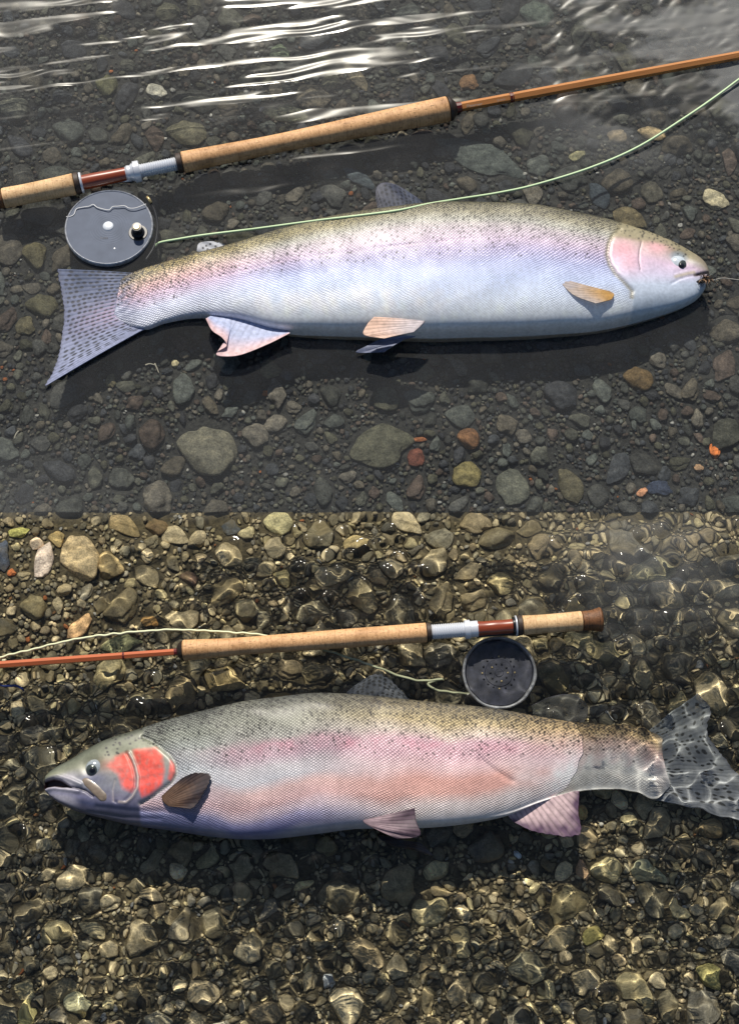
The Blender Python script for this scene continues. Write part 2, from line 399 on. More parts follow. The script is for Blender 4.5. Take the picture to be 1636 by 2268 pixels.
def place_stone(parent, name, x, y, rx, ry, ang, col, shape, flat=0.5, lift=0.0, silty=False, spin=0.0):
    up = y < 1135
    me, V = (SHAPES2 if silty else SHAPES)[shape % 10]
    s = pxs(x, y); hz = flat * min(rx, ry) * s
    c = Pbed(np.array(x, float), np.array(y, float), hz * 0.5 + lift)
    th = math.atan2(float(toW_dir(x, y)[1]), 1)
    cosv = abs(float(toW_dir(x, y)[2]))
    o_scale = (rx * s, ry * s, hz); z = float(c[2]) - hz * 0.35
    loc = (float(c[0]), float(c[1]), z)
    rot = -ang
    Wv = V * np.array(o_scale); R = np.array([[math.cos(rot), -math.sin(rot), 0], [math.sin(rot), math.cos(rot), 0], [0, 0, 1]])
    # a view from the slant shortens what lies along the line of sight: undo it in world y
    A = np.diag([1, 1 / max(cosv, .7), 1]) @ R
    Wv = Wv @ A.T + np.array(loc)
    d = Wv[:, 1] - seam_y(Wv[:, 2])
    crosses = (d.min() < 0) and (d.max() > 0)
    o = bpy.data.objects.new(name, me); C.objects.link(o)
    o.matrix_basis = Matrix(([*(A @ np.diag(o_scale))[0], loc[0]], [*(A @ np.diag(o_scale))[1], loc[1]], [*(A @ np.diag(o_scale))[2], loc[2]], [0, 0, 0, 1]))
    if crosses:
        bm = bmesh.new(); bm.from_mesh(me); bmesh.ops.transform(bm, matrix=o.matrix_basis, verts=bm.verts)
        n = Vector((0, 1, SLOPE)).normalized()
        bmesh.ops.bisect_plane(bm, geom=bm.verts[:] + bm.edges[:] + bm.faces[:], plane_co=(0, S_Y0, 0), plane_no=n, clear_inner=up, clear_outer=not up)
        ed = [e for e in bm.edges if e.is_boundary]
        if ed: bmesh.ops.edgeloop_fill(bm, edges=ed)
        bmesh.ops.transform(bm, matrix=Matrix.Translation(-Vector(loc)), verts=bm.verts)
        nm = bpy.data.meshes.new('cut_stone'); bm.to_mesh(nm); bm.free(); nm.materials.append(M_SILT if silty else M_STONE)
        o.data = nm; o.matrix_basis = Matrix.Translation(Vector(loc))
    o.color = (*[float(v) for v in col], 1)
    if parent is not None: o.parent = parent
    fill(x, y, rx * .93, ry * .93, ang)
    return o
def toW_dir(x, y):
    d = ray(x, y); return d / np.linalg.norm(d)

# stones that can be told apart: x, y, rx, ry, angle (degrees, clockwise on the picture), colour, shape, flatness, label
D = math.radians
UP = [
 (1062, 345, 112, 36, 27, (78, 84, 82), 1, .35, 'largest long flat grey slab beneath the green fly line, right of the cork grip'),
 (793, 390, 47, 17, 32, (70, 78, 84), 6, .5, 'dark blue-grey finger-shaped stone just above the dorsal fin of the silver fish'),
 (717, 129, 24, 16, 12, (96, 98, 72), 0, .7, 'smooth olive oval pebble above the middle of the long cork grip'),
 (785, 163, 16, 46, -38, (104, 98, 84), 5, .5, 'long slanting brown-grey stone below the olive oval pebble'),
 (1042, 181, 26, 18, 3, (122, 96, 72), 0, .7, 'rounded brown-orange pebble above the wrapped start of the cane rod'),
 (236, 184, 27, 27, 10, (92, 92, 72), 2, .55, 'round olive-brown stone left of the white speckled rock'),
 (345, 203, 26, 18, 20, (172, 170, 158), 3, .7, 'white speckled rock with streaks of sunlight around it'),
 (640, 250, 60, 22, 14, (92, 94, 82), 5, .5, 'long rounded grey-brown stone close above the long cork grip'),
 (412, 290, 52, 32, 5, (92, 90, 76), 2, .45, 'broad brown stone lying above the silver screw thread of the upper rod'),
 (622, 113, 26, 17, -18, (88, 98, 82), 0, .6, 'green-grey egg-shaped pebble left of the olive oval pebble'),
 (1187, 26, 42, 34, 8, (82, 90, 84), 2, .5, 'big round grey-green stone at the upper edge, right of the middle'),
 (1440, 425, 28, 27, 0, (84, 82, 74), 4, .6, 'rounded grey stone above the head of the silver fish, nearest the fly line'),
 (1326, 428, 24, 36, -30, (60, 68, 76), 5, .5, 'dark slate-blue stone between the fly line and the back of the silver fish'),
 (1280, 345, 20, 13, -35, (150, 146, 112), 3, .7, 'small pale yellow-green chip just below the fly line on the right'),
 (1583, 444, 32, 24, 25, (176, 168, 142), 3, .6, 'pale cream lump of rock above and right of the snout of the silver fish'),
 (1395, 483, 40, 26, 8, (100, 92, 72), 7, .55, 'brown angular stone touching the nape of the silver fish'),
 (1262, 392, 40, 30, 10, (72, 74, 72), 1, .5, 'flat dark grey stone under the rising part of the fly line'),
 (1370, 300, 24, 18, 30, (124, 112, 92), 5, .5, 'tan rounded stone in the angle between cane rod and fly line'),
 (1440, 292, 34, 17, 10, (166, 148, 116), 2, .5, 'sandy beige stone between the fly line and the cane rod at the right'),
 (1036, 966, 28, 29, 0, (112, 82, 58), 2, .6, 'rounded brown stone below the middle of the silver fish, in the dark gravel'),
 (1583, 999, 14, 18, 5, (206, 120, 66), 3, .8, 'bright orange angular stone near the right edge below the silver fish'),
 (918, 1012, 24, 26, 20, (104, 66, 56), 4, .6, 'dull red stone left of the rounded brown stone'),
 (602, 816, 27, 22, -20, (98, 94, 76), 0, .5, 'oval olive pebble just below the anal fin of the silver fish'),
 (455, 985, 75, 66, 10, (104, 102, 90), 2, .35, 'largest dark rounded stone with pale mineral veins, below the tail of the silver fish'),
 (1465, 1080, 36, 18, 4, (52, 60, 78), 0, .5, 'smooth blue-black flat pebble low on the right of the dark gravel'),
 (1423, 1090, 14, 11, -50, (216, 158, 122), 3, .9, 'small salmon-orange chip beside the blue-black flat pebble'),
 (1546, 1037, 12, 10, 0, (184, 150, 118), 3, .9, 'small beige-pink angular stone under the bright orange one'),
 (1412, 834, 38, 30, 8, (100, 84, 60), 2, .5, 'rounded brown stone to the lower right under the jaw of the silver fish'),
 (1036, 1050, 36, 34, 0, (120, 112, 78), 8, .6, 'mottled yellow-brown stone just above the cut, middle of the dark gravel'),
 (1130, 1078, 44, 50, 0, (92, 94, 86), 4, .45, 'big blocky grey stone with upright streaks just above the cut'),
 (1262, 1070, 30, 48, -30, (92, 88, 72), 5, .45, 'long grey-brown stone leaning left, right of the blocky grey stone'),
 (248, 842, 14, 16, 0, (112, 106, 84), 0, .7, 'small oval tan pebble directly under the tail of the silver fish'),
 (388, 805, 9, 11, 0, (190, 180, 146), 3, .9, 'tiny cream square stone below the root of the tail'),
 (930, 972, 20, 7, 4, (150, 96, 64), 5, .6, 'narrow orange-brown sliver left of the rounded brown stone'),
 (842, 985, 78, 52, -15, (84, 84, 72), 1, .3, 'broad flat grey-brown slab left of the dull red stone'),
 (90, 672, 40, 30, 0, (84, 82, 66), 2, .55, 'rounded brown stone left of the tail of the silver fish'),
 (80, 560, 36, 34, 0, (88, 84, 66), 9, .5, 'fuzzy brown stone left of the lower edge of the upper reel'),
 (60, 720, 27, 22, 0, (90, 86, 70), 0, .5, 'oval brown stone at the left edge beside the middle of the tail'),
]
LO = [
 (172, 1228, 46, 62, -18, (172, 154, 120), 2, .5, 'biggest tan boulder at upper left of the sunlit river, rounded and silty'),
 (93, 1242, 24, 46, 12, (196, 180, 166), 4, .8, 'pinkish white elongated rock left of the biggest tan boulder'),
 (72, 1340, 33, 32, 0, (112, 104, 80), 2, .6, 'round grey-brown stone at the left above the fly line'),
 (8, 1232, 22, 36, 0, (74, 82, 96), 0, .6, 'dark blue-grey stone cut by the left edge'),
 (42, 1180, 25, 15, -12, (178, 174, 104), 3, .8, 'yellow-green chip near the upper left corner of the sunlit river'),
 (78, 1204, 18, 17, 0, (196, 176, 150), 4, .8, 'pale cream pebble between the yellow-green chip and the tan boulder'),
 (27, 1267, 12, 9, -20, (214, 120, 70), 0, .9, 'small bright orange pebble by the left edge of the sunlit river'),
 (180, 1386, 23, 40, 32, (186, 152, 112), 5, .6, 'long tan-orange stone leaning over the pale fly line'),
 (280, 1165, 42, 24, 22, (150, 132, 96), 7, .6, 'long brown stone under the cut, right of the tan boulder'),
 (345, 1163, 30, 22, 5, (112, 92, 68), 2, .6, 'dark brown rounded stone under the cut, fifth of the way along'),
 (128, 1192, 24, 20, 0, (164, 144, 100), 9, .6, 'rounded sandy stone touching the upper end of the tan boulder'),
 (616, 1156, 34, 34, 0, (168, 160, 122), 2, .45, 'pale round stone cut off by the seam, left of the middle'),
 (510, 1170, 24, 21, 0, (66, 74, 82), 4, .6, 'slate-blue block left of the pale round stone'),
 (418, 1277, 26, 21, 0, (96, 78, 66), 2, .6, 'dark purple-brown round stone above the fly line'),
 (786, 1203, 30, 23, -8, (170, 152, 108), 7, .6, 'pale tan flat-topped stone below the cut near the middle'),
 (628, 1276, 26, 18, 10, (176, 162, 116), 9, .6, 'cream mushroom-shaped stone above the long cork grip of the lower rod'),
 (240, 1254, 34, 30, 30, (142, 126, 92), 3, .6, 'rough brown stone close to the right side of the tan boulder'),
 (330, 1376, 22, 13, 10, (176, 130, 72), 4, .7, 'amber stone lying just above the crest of the pale fly line'),
 (268, 1425, 50, 20, -6, (112, 112, 84), 1, .4, 'flat olive stone trapped between fly line and cane rod'),
 (313, 1550, 34, 20, 0, (120, 116, 96), 2, .5, 'oval grey stone just above the nape of the rosy fish'),
 (502, 1508, 45, 28, 0, (128, 114, 82), 7, .6, 'broad brown stone in the shade under the cork grip, left'),
 (612, 1548, 40, 24, -8, (152, 130, 90), 2, .6, 'rounded tan stone peeping out above the back of the rosy fish'),
 (183, 1848, 20, 26, 0, (120, 116, 96), 4, .6, 'grey stone in the shade under the throat of the rosy fish'),
 (175, 2226, 32, 27, 8, (176, 172, 138), 3, .7, 'pale cream cobble near the lower left corner'),
 (62, 2245, 22, 30, 8, (150, 142, 98), 0, .6, 'yellowish upright oval stone left of the pale cream cobble'),
 (394, 1932, 22, 22, 0, (196, 184, 152), 3, .8, 'chalky pale stone at the lower rim of the shadow of the rosy fish'),
 (672, 1960, 34, 16, -20, (178, 164, 122), 5, .6, 'pale wedge-shaped stone at the rim of the shadow, middle'),
 (1342, 1925, 36, 32, 0, (170, 158, 120), 2, .6, 'pale rounded cobble below the anal fin of the rosy fish, right'),
 (1437, 1935, 42, 24, 5, (118, 126, 110), 7, .6, 'grey-green flat-topped rock right of the pale rounded cobble'),
 (1290, 1925, 18, 30, -20, (148, 122, 100), 5, .6, 'narrow brown-pink stone left of the pale rounded cobble'),
 (1145, 1895, 9, 12, 10, (196, 208, 216), 3, .9, 'small bluish white chip alone in the shadow under the rosy fish'),
 (1318, 2070, 30, 18, -10, (160, 150, 92), 0, .6, 'yellow leaf-shaped stone at lower right, ringed with light'),
 (1175, 2145, 46, 34, 10, (120, 116, 96), 8, .6, 'rough grey rock with a bright net of light, lower right'),
 (1570, 1830, 34, 24, -10, (150, 132, 98), 2, .6, 'tan rock just below the lower lobe of the tail'),
 (1575, 2160, 36, 30, 0, (146, 140, 92), 9, .6, 'pale yellow stone in the dark hollow at the right edge'),
 (1290, 1800, 14, 14, 0, (176, 154, 104), 0, .8, 'small straw-coloured pebble against the edge of the anal fin'),
 (728, 2170, 17, 17, 0, (140, 144, 146), 0, .8, 'small round grey pebble like an eye, bottom middle'),
 (210, 2058, 40, 20, 30, (160, 148, 116), 5, .5, 'pale slanted flat stone at lower left among the bright nets'),
 (1440, 1262, 60, 34, -14, (120, 116, 92), 2, .45, 'broad olive-grey boulder under rippled water, upper right'),
 (1110, 1290, 34, 30, 0, (140, 130, 98), 9, .55, 'rounded khaki stone above the gap between thread and cork'),
 (1220, 1500, 42, 40, 0, (92, 88, 66), 2, .5, 'dim brown boulder just right of the lower reel'),
 (1340, 1445, 40, 28, 0, (128, 120, 90), 3, .5, 'khaki stone below the dark butt of the lower rod'),
]
for x, y, rx, ry, a, col, shp, fl, lab in UP:
    o = place_stone(None, 'river_stone', x, y, rx, ry, D(a), lin(*col) * 1.7, shp, fl); o['label'] = lab; o['category'] = 'stone'; o['group'] = 'stones on the dark riverbed'
for x, y, rx, ry, a, col, shp, fl, lab in LO:
    o = place_stone(None, 'river_stone', x, y, rx, ry, D(a), lin(*col) * 2.0, shp, fl, silty=(sum(col) < 420)); o['label'] = lab; o['category'] = 'stone'; o['group'] = 'stones on the sunlit riverbed'

PAL_UP = np.array([lin(*c) for c in [(72, 74, 72), (84, 86, 74), (60, 66, 74), (92, 84, 68), (78, 78, 60), (66, 70, 66), (98, 92, 80), (54, 58, 66), (88, 72, 62), (80, 88, 84)]]) * 1.6
PAL_LO = np.array([lin(*c) for c in [(150, 134, 98), (122, 110, 78), (96, 90, 68), (140, 128, 96), (112, 108, 88), (168, 152, 112), (80, 78, 66), (128, 112, 80), (104, 102, 92), (150, 138, 92)]]) * 2.4
def scatter(upper, n, rmin, rmax, power, tol, tries=60, y0=None, y1=None, elong=(0.55, 0.95)):
    ya, yb = (-OY, 1135) if upper else (1135, 2268 + OY)
    out = []; R = rmin * (rmax / rmin) ** (np.linspace(1, 0, n) ** power)
    for r in R:
        for _ in range(tries):
            x = rng.uniform(-OX, 1636 + OX); y = rng.uniform(ya, yb); e = rng.uniform(*elong); a = rng.uniform(0, math.pi)
            if free(x, y, r, r * e, a, tol):
                out.append((x, y, r, r * e, a)); fill(x, y, r * .95, r * e * .95, a); break
    return out
def pick(pal):
    c = pal[rng.integers(len(pal))] * rng.uniform(0.7, 1.3)
    return c * .55 + c.mean() * .45 * (np.array([1.0, 1.0, .97]) if pal is PAL_UP else np.array([1.12, 1.0, .78]))
def hidden(x, y):     # under a fish: the photograph shows nothing of these
    return (480 < x < 1500 and 520 < y < 700) or (250 < x < 1350 and 1640 < y < 1780)
def ellipsoids(items, sub, cols, flat, lift):
    V0, F0 = ICO[sub]; n = len(items); var = [lumpy(V0, 300 + i, 0.42, 3) for i in range(12)]
    Vs = np.empty((n, len(V0), 3)); Cs = np.repeat(np.asarray(cols)[:, None, :], len(V0), 1)
    it = np.array(items); P0 = Pbed(it[:, 0], it[:, 1], lift)
    for i, (x, y, rx, ry, a) in enumerate(items):
        s = pxs(x, y); th = -a; v = var[i % 12] * np.array([rx * s, ry * s, flat * min(rx, ry) * s])
        tx = rng.normal(0, .25); c, sn = math.cos(th), math.sin(th)
        X = v[:, 0] * c - v[:, 1] * sn; Y = v[:, 0] * sn + v[:, 1] * c; Z = v[:, 2] + X * tx * .3
        Vs[i, :, 0] = X + P0[i, 0]; Vs[i, :, 1] = Y * 1.06 + P0[i, 1]; Vs[i, :, 2] = Z + P0[i, 2]
    d = Vs[..., 1] - seam_y(Vs[..., 2]); up = it[:, 1] < 1135
    # keep each piece on its own side of the cut
    sh = np.where(up, np.minimum(d.min(1), 0), np.maximum(d.max(1), 0)); Vs[..., 1] -= sh[:, None]
    F = (F0[None] + (np.arange(n) * len(V0))[:, None, None]).reshape(-1, 3)
    return Vs.reshape(-1, 3), F, Cs.reshape(-1, 3)
for upper, bed, pal in ((True, bed_up, PAL_UP), (False, bed_lo, PAL_LO)):
    tag = 1 if upper else 2
    big = scatter(upper, 760 if upper else 600, 13, 44 if upper else 54, 1.5 if upper else 1.25, 0.70)
    seen = [b for b in big if not hidden(b[0], b[1]) and -20 < b[0] < 1656 and -20 < b[1] < 2290][:298]
    for (x, y, rx, ry, a) in seen:
        place_stone(bed, 'stone', x, y, rx, ry, a, pick(pal), int(rng.integers(10)), rng.uniform(.45, .75), silty=not upper)
    rest = [b for b in big if b not in set(seen)]
    small = rest + scatter(upper, 1500, 6.5, 14, 1.0, 0.74, 30)
    p3 = [b for b in small if b[2] > 12.5]; p2 = [b for b in small if b[2] <= 12.5]
    V, F, Cc = ellipsoids(p2, 2, [pick(pal) for _ in p2], 0.7, 0.001)
    if p3:
        V3, F3, C3 = ellipsoids(p3, 3, [pick(pal) for _ in p3], 0.65, 0.002); F = np.vstack([F, F3 + len(V)]); V = np.vstack([V, V3]); Cc = np.vstack([Cc, C3])
    me = raw_mesh('pebbles', V, F); attr_col(me, 'col', Cc)
    link('small_stones', me, M_GRAV if upper else M_GRAV2, bed, kind='stuff')
    grav = scatter(upper, 9500, 2.8, 7.5, 1.1, 0.5, 8)
    cols = []
    for g in grav:
        u = rng.uniform()
        if u < 0.03: cols.append(lin(205, 205, 200) * rng.uniform(.5, 1))
        elif u < 0.036: cols.append(lin(190, 120, 76) * rng.uniform(.5, 1))
        else: cols.append(pick(pal))
    V, F, Cc = ellipsoids(grav, 2, cols, 0.75, 0.0008)
    me = raw_mesh('gravel', V, F); attr_col(me, 'col', Cc)
    link('gravel', me, M_GRAV if upper else M_GRAV2, None, kind='stuff', label='fine dark grey gravel between the stones of the shaded river' if upper else 'fine brown gravel between the stones of the sunlit river', category='gravel')

# ------------------------------------------------------------------ water
def waves(X, Y, n, l0, l1, amp, seed, dir0=None, spread=math.pi, pw=1.0):
    r = np.random.default_rng(seed); Z = np.zeros_like(X)
    for i in range(n):
        lam = l0 * (l1 / l0) ** r.uniform(); a = r.uniform(0, 2 * math.pi) if dir0 is None else dir0 + r.normal() * spread
        k = 2 * math.pi / lam
        Z += amp * (lam / 0.05) ** pw * np.sin(k * (X * math.cos(a) + Y * math.sin(a)) + r.uniform(0, 6.28))
    return Z
def build_water():
    ys = np.r_[(-0.62 - np.array([.01, .03, .08, .2, .5, 1.2, 2.4]))[::-1], np.linspace(-0.62, 0.92, 900), 0.92 + np.array([.01, .03, .08, .2, .5, 1.2, 2.4])]
    X, Yr, Z, F = sheet(stretch(-0.68, 0.68, 560, 2.5), ys, lambda x, y: x * 0)
    Y = Yr + S_Y0; vx, vy = toV(X, Y)
    far = np.exp(-np.maximum(np.hypot(X, Y) - 1.2, 0) * 8)
    # far stretch: long ripples whose crests run left to right, rising to the right; strongest at the upper left
    rx_ = X * math.cos(.15) + Y * math.sin(.15); ry_ = -X * math.sin(.15) + Y * math.cos(.15)
    q = sm(noise2(rx_, ry_ * 13, 0.50, 21, 3) + .35 * sm(vy, 300, 40), .42, .95)
    eL = (sm(vy, 440, 130) + .18 * sm(vy, 540, 400)) * (0.35 + 0.65 * sm(vx, 1100, 500)) * q
    eR = sm(vy, 420, 120) * sm(vx, 1060, 1380) * np.clip(.7 + 1.0 * noise2(X, Y, .14, 37, 3), 0, 1.1)
    wx = X + 0.006 * noise2(X, Y, 0.18, 31, 2); wy = Y + 0.007 * noise2(X, Y, 0.16, 32, 2)
    Z1_ = waves(wx, wy, 34, 0.009, 0.024, 0.00023, 41, math.pi / 2 + 0.17, 0.05, 1.0) * (.05 + eL)
    Z1_ += waves(wx, wy, 30, 0.012, 0.03, 0.00020, 44, math.pi / 2 + 0.4, 0.45, 1.0) * eR
    Z1_ += waves(X, Y, 26, 0.04, 0.14, 0.00006, 43)
    r1 = 0.045 + 0.24 * np.clip(eL * 2.0, 0, 1) + 0.30 * np.clip(eR, 0, 1)
    # near stretch: short crossing ripples that throw the net of light on the bed
    q = noise2(X, Y, 0.3, 22, 2) * .5 + .5
    e = (0.64 + 0.55 * q) * (1 - .38 * np.exp(-(((vx - 1310) / 120) ** 2 + ((vy - 1690) / 110) ** 2))); e = np.where(vy < 1450, e * (0.45 + 0.55 * sm(vx, 60, 480)), e)
    e += 0.5 * sm(vx, 1150, 1500) * sm(vy, 1900, 1500)
    Z2_ = waves(X, Y, 70, 0.017, 0.050, 0.00023, 51) * e
    Z2_ += waves(X, Y, 30, 0.010, 0.018, 0.00007, 53, None, 1, 1.2) * e
    t = sm(Yr, -0.018, 0.004)
    Z = (Z1_ * t + Z2_ * (1 - t)) * far
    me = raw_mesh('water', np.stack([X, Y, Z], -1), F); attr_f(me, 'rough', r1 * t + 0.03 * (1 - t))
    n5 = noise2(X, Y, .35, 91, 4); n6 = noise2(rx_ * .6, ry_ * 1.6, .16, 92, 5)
    si1 = .040 + .016 * n5 + .06 * sm(vx, 420, 0) * sm(vy, 880, 1100) + .03 * sm(vy, 500, 0) + .26 * sm(vx, 1080, 1420) * sm(vy, 430, 200) * sm(n6, -.25, .45)  # silty haze, with sky and bank reflection painted in at the upper right
    si2 = .003 + .15 * sm(vx, 1000, 1560) * sm(vy, 1560, 1180) * (.7 + .5 * n5)  # near stretch: pale reflection veil painted over its upper right
    attr_f(me, 'silt_or_sheen', np.clip(si1 * t + si2 * (1 - t), 0, .5))
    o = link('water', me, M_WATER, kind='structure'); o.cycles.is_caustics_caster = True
build_water()
#__OBJECTS__
# ------------------------------------------------------------------ the two fish
def pl(v, xs_, ys_): return np.interp(v, xs_, ys_)
def cramp(s, stops):
    xs_ = [a for a, _ in stops]; cs = np.array([lin(*c) for _, c in stops])
    return np.stack([np.interp(s, xs_, cs[:, k]) for k in range(3)], -1)
def mix(a, b, t): return a * (1 - t[..., None]) + b * t[..., None]

def fish_body(name, keys, zmid, thick, color_fn, relief_fn, spots, px_scale, mat, parent, NI=620, NJ=190):
    k = spline(np.array(keys, float), NI)
    tx, ty, bx, by = k.T
    # round off both ends a little by adding dense stations there
    phi = np.linspace(0, 2 * math.pi, NJ, endpoint=False)
    f = (1 - np.cos(phi)) / 2
    VX = tx[:, None] + (bx - tx)[:, None] * f[None]; VY = ty[:, None] + (by - ty)[:, None] * f[None]
    xm = (tx + bx) / 2
    zm = zmid(xm); top = P(tx, ty, zm); bot = P(bx, by, zm)
    W = np.linalg.norm(top - bot, axis=1)
    h = W * 0.5 * thick(xm) * 0.74
    base = P(VX, VY, np.broadcast_to(zm[:, None], VX.shape))
    s = f[None] + 0 * VX; side = np.sin(phi)[None]
    prof = np.sign(side) * np.abs(side) ** 0.54
    # fish are a little fuller towards the belly
    prof = np.where(prof < 0, prof * 1.35, prof)
    z = base[..., 2] + h[:, None] * prof * (1 + 0.10 * np.sin((s - 0.5) * math.pi))
    face = sm(np.sin(phi), 0.05, 0.35)[None]
    z = z + relief_fn(VX, VY, s) * face
    V = base.copy(); V[..., 2] = z
    col = color_fn(VX, VY, s)
    # black spots: flat marks of the skin
    arc = np.r_[0, np.cumsum(np.hypot(np.diff(xm), np.diff((ty + by) / 2)))]
    hpx = np.hypot(bx - tx, by - ty)
    for (sx_, sy_, r_, dk) in spots:
        i = np.argmin(np.abs((tx + (bx - tx) * sy_) - sx_)); w_ = max(3, int((r_ + 3) / (arc[-1] / NI)) + 2)
        sl_ = slice(max(0, i - w_), min(NI, i + w_))
        yy = (ty + (by - ty) * sy_)[i]
        d = np.hypot((VX[sl_] - sx_) * 1.0, (VY[sl_] - yy) * 1.05)
        t = np.clip((r_ + 0.8 - d) / 1.6, 0, 1) * dk
        col[sl_] = mix(col[sl_], lin(34, 34, 38), t)
    F = grid_faces(NI, NJ, True)
    V2 = V.reshape(-1, 3); n0 = len(V2)
    V2 = np.vstack([V2, V[0].mean(0), V[-1].mean(0)])
    me_faces = flip(F)
    j = np.arange(NJ); j2 = (j + 1) % NJ
    capA = np.stack([j, j2, np.full(NJ, n0), np.full(NJ, n0)], -1)[:, :3]; capB = np.stack([(NI - 1) * NJ + j2, (NI - 1) * NJ + j, np.full(NJ, n0 + 1)], -1)
    me = raw_mesh(name, V2, me_faces)
    c2 = np.vstack([col.reshape(-1, 3), col[0].mean(0), col[-1].mean(0)])
    attr_col(me, 'col', c2)
    pad = lambda a: np.r_[a.ravel(), 0, 0]
    sxv = (arc[:, None] + 0 * VX) / px_scale; syv = (s * hpx[:, None].clip(60) * (1 + .12 * np.abs(s - .5) * 2)) / (px_scale * 0.78)
    attr_f(me, 'sx', pad(sxv)); attr_f(me, 'sy', pad(syv)); attr_f(me, 'mask', pad(relief_fn(VX, VY, s, True)))
    bm = bmesh.new(); bm.from_mesh(me); bm.verts.ensure_lookup_table()
    for cap in (capA, capB):
        for a, b_, c_ in cap:
            if a != b_:
                try: bm.faces.new((bm.verts[int(a)], bm.verts[int(b_)], bm.verts[int(c_)])).smooth = True
                except ValueError: pass
    bmesh.ops.recalc_face_normals(bm, faces=bm.faces[:]); bm.to_mesh(me); bm.free()
    o = link(name, me, mat, parent)
    def height(vx, vy):         # z of the upper skin at a picture point
        d = (VX - vx) ** 2 + (VY - vy) ** 2 + np.where(side + 0 * VX > 0, 0, 1e6)
        i = np.unravel_index(np.argmin(d), d.shape); return float(z[i])
    return o, height

def fin(name, base, tip, nray, color_fn, zb, zt, parent, mat=None, NU=110, NV=44, th=0.0011, ridge=0.0003, wob=0.002, seed=0, bend=0.0, ragged=0.0):
    b = spline(np.array(base, float), NU); t = spline(np.array(tip, float), NU)
    r = np.random.default_rng(seed)
    v = np.linspace(0, 1, NV); u = np.linspace(0, 1, NU)
    U, Vv = np.meshgrid(u, v, indexing='ij')
    rag = 1 - ragged * (0.5 + 0.5 * np.cos(2 * math.pi * nray * u)) - ragged * 1.2 * np.abs(noise2(u * 1000, u * 0, 260, seed, 2))
    e = Vv * rag[:, None]
    VX = b[:, 0][:, None] * (1 - e) + t[:, 0][:, None] * e; VY = b[:, 1][:, None] * (1 - e) + t[:, 1][:, None] * e
    dx = t[:, 0] - b[:, 0]; dy = t[:, 1] - b[:, 1]
    VX = VX + bend * (-dy)[:, None] * e * (1 - e); VY = VY + bend * dx[:, None] * e * (1 - e)
    zz = zb + (zt - zb) * e + wob * np.sin(U * 5 + seed) * e + wob * .6 * np.sin(U * 13 + e * 4 + seed * 2) * e
    ph = 2 * math.pi * nray * U + np.where(e > .45, 0, 0)
    rid = ridge * (np.abs(np.cos(ph / 2)) ** 0.7) * (1 - .5 * e)
    thin = th * (1 - 0.75 * e)
    base3 = P(VX, VY, zz)
    T = base3.copy(); T[..., 2] += rid + thin; B = base3.copy(); B[..., 2] -= thin + rid * .5
    V = np.concatenate([T, B[:, ::-1]], 1)
    col = color_fn(U, e, VX, VY); cc = np.concatenate([col, col[:, ::-1]], 1)
    me = raw_mesh(name, V, flip(grid_faces(NU, 2 * NV, True)))
    attr_col(me, 'col', cc)
    bm = bmesh.new(); bm.from_mesh(me)
    ed = [x_ for x_ in bm.edges if x_.is_boundary]
    bmesh.ops.holes_fill(bm, edges=ed, sides=0); bmesh.ops.recalc_face_normals(bm, faces=bm.faces[:]); bm.to_mesh(me); bm.free()
    return link(name, me, mat or M_FIN, parent)

def ray_dark(U, nray, amt=0.35):
    return 1 - amt * (1 - np.abs(np.cos(math.pi * nray * U)) ** 0.5)
def hash2(a, b):
    v = np.sin(a * 127.1 + b * 311.7) * 43758.5453; return v - np.floor(v)
def dashes(U, e, nr, ncol, seed, amount=0.8, umax=0.95, vmin=0.1, vmax=0.9):
    row = np.floor(U * nr); cu = U * nr - row; e2 = e * ncol + hash2(row, seed); cl = np.floor(e2); cv = e2 - cl
    on = (hash2(row + seed, cl) < amount) & (U < umax) & (e > vmin) & (e < vmax)
    jx = (hash2(row * 3.1, cl + 7) - .5) * .3
    d = np.hypot((cu - .5 - jx) / 0.34, (cv - .5) / 0.36)
    return np.clip((1.15 - d) / 0.4, 0, 1) * on

def dome(name, vx, vy, r_px, z0, hgt, mat, parent, sy=1.0, seg=28, rings=10, rot=0.0, sq=1.0):
    s = pxs(vx, vy); c = P(vx, vy, z0); a = np.linspace(0, math.pi * 0.62, rings)[1:]
    th = np.linspace(0, 2 * math.pi, seg, endpoint=False)
    rr = r_px * s * np.sin(a) / 1.0; zz = hgt * np.cos(a)
    X = rr[:, None] * np.cos(th); Y = rr[:, None] * np.sin(th) * sy
    Xr = X * math.cos(rot) - Y * math.sin(rot); Yr = X * math.sin(rot) + Y * math.cos(rot)
    V = np.stack([Xr + c[0], Yr + c[1], np.broadcast_to(zz[:, None], Xr.shape) + c[2]], -1)
    V = np.concatenate([np.broadcast_to(np.array([c[0], c[1], c[2] + hgt]), (1, seg, 3)), V], 0)
    return link(name, raw_mesh(name, V, grid_faces(rings, seg, True)), mat, parent)

M_EYE = simple('silvery_eyeball', tuple(lin(158, 166, 172)), 0.12, 0.15, coat=0.8, nscale=400, namt=0.2)
M_EYE1 = simple('pale_eyeball', tuple(lin(196, 206, 216)), 0.14, 0.05, coat=0.8, nscale=400, namt=0.2)
M_IRIS = simple('dark_bronze_iris', tuple(lin(70, 78, 74)), 0.15, 0.3, coat=0.9, nscale=900, namt=0.5)
M_PUPIL = simple('black_pupil', (0.004, 0.004, 0.005), 0.08, coat=1.0)
M_JAW = simple('gold_grey_jaw_skin', tuple(lin(116, 104, 92)), 0.35, coat=0.4, nscale=120, namt=0.4)
M_LIP = simple('pale_lip_skin', tuple(lin(206, 200, 214)), 0.35, coat=0.4, nscale=160, namt=0.15)
M_MOUTH = simple('dark_mouth_lining', tuple(lin(44, 22, 26)), 0.5, nscale=300, namt=0.4)

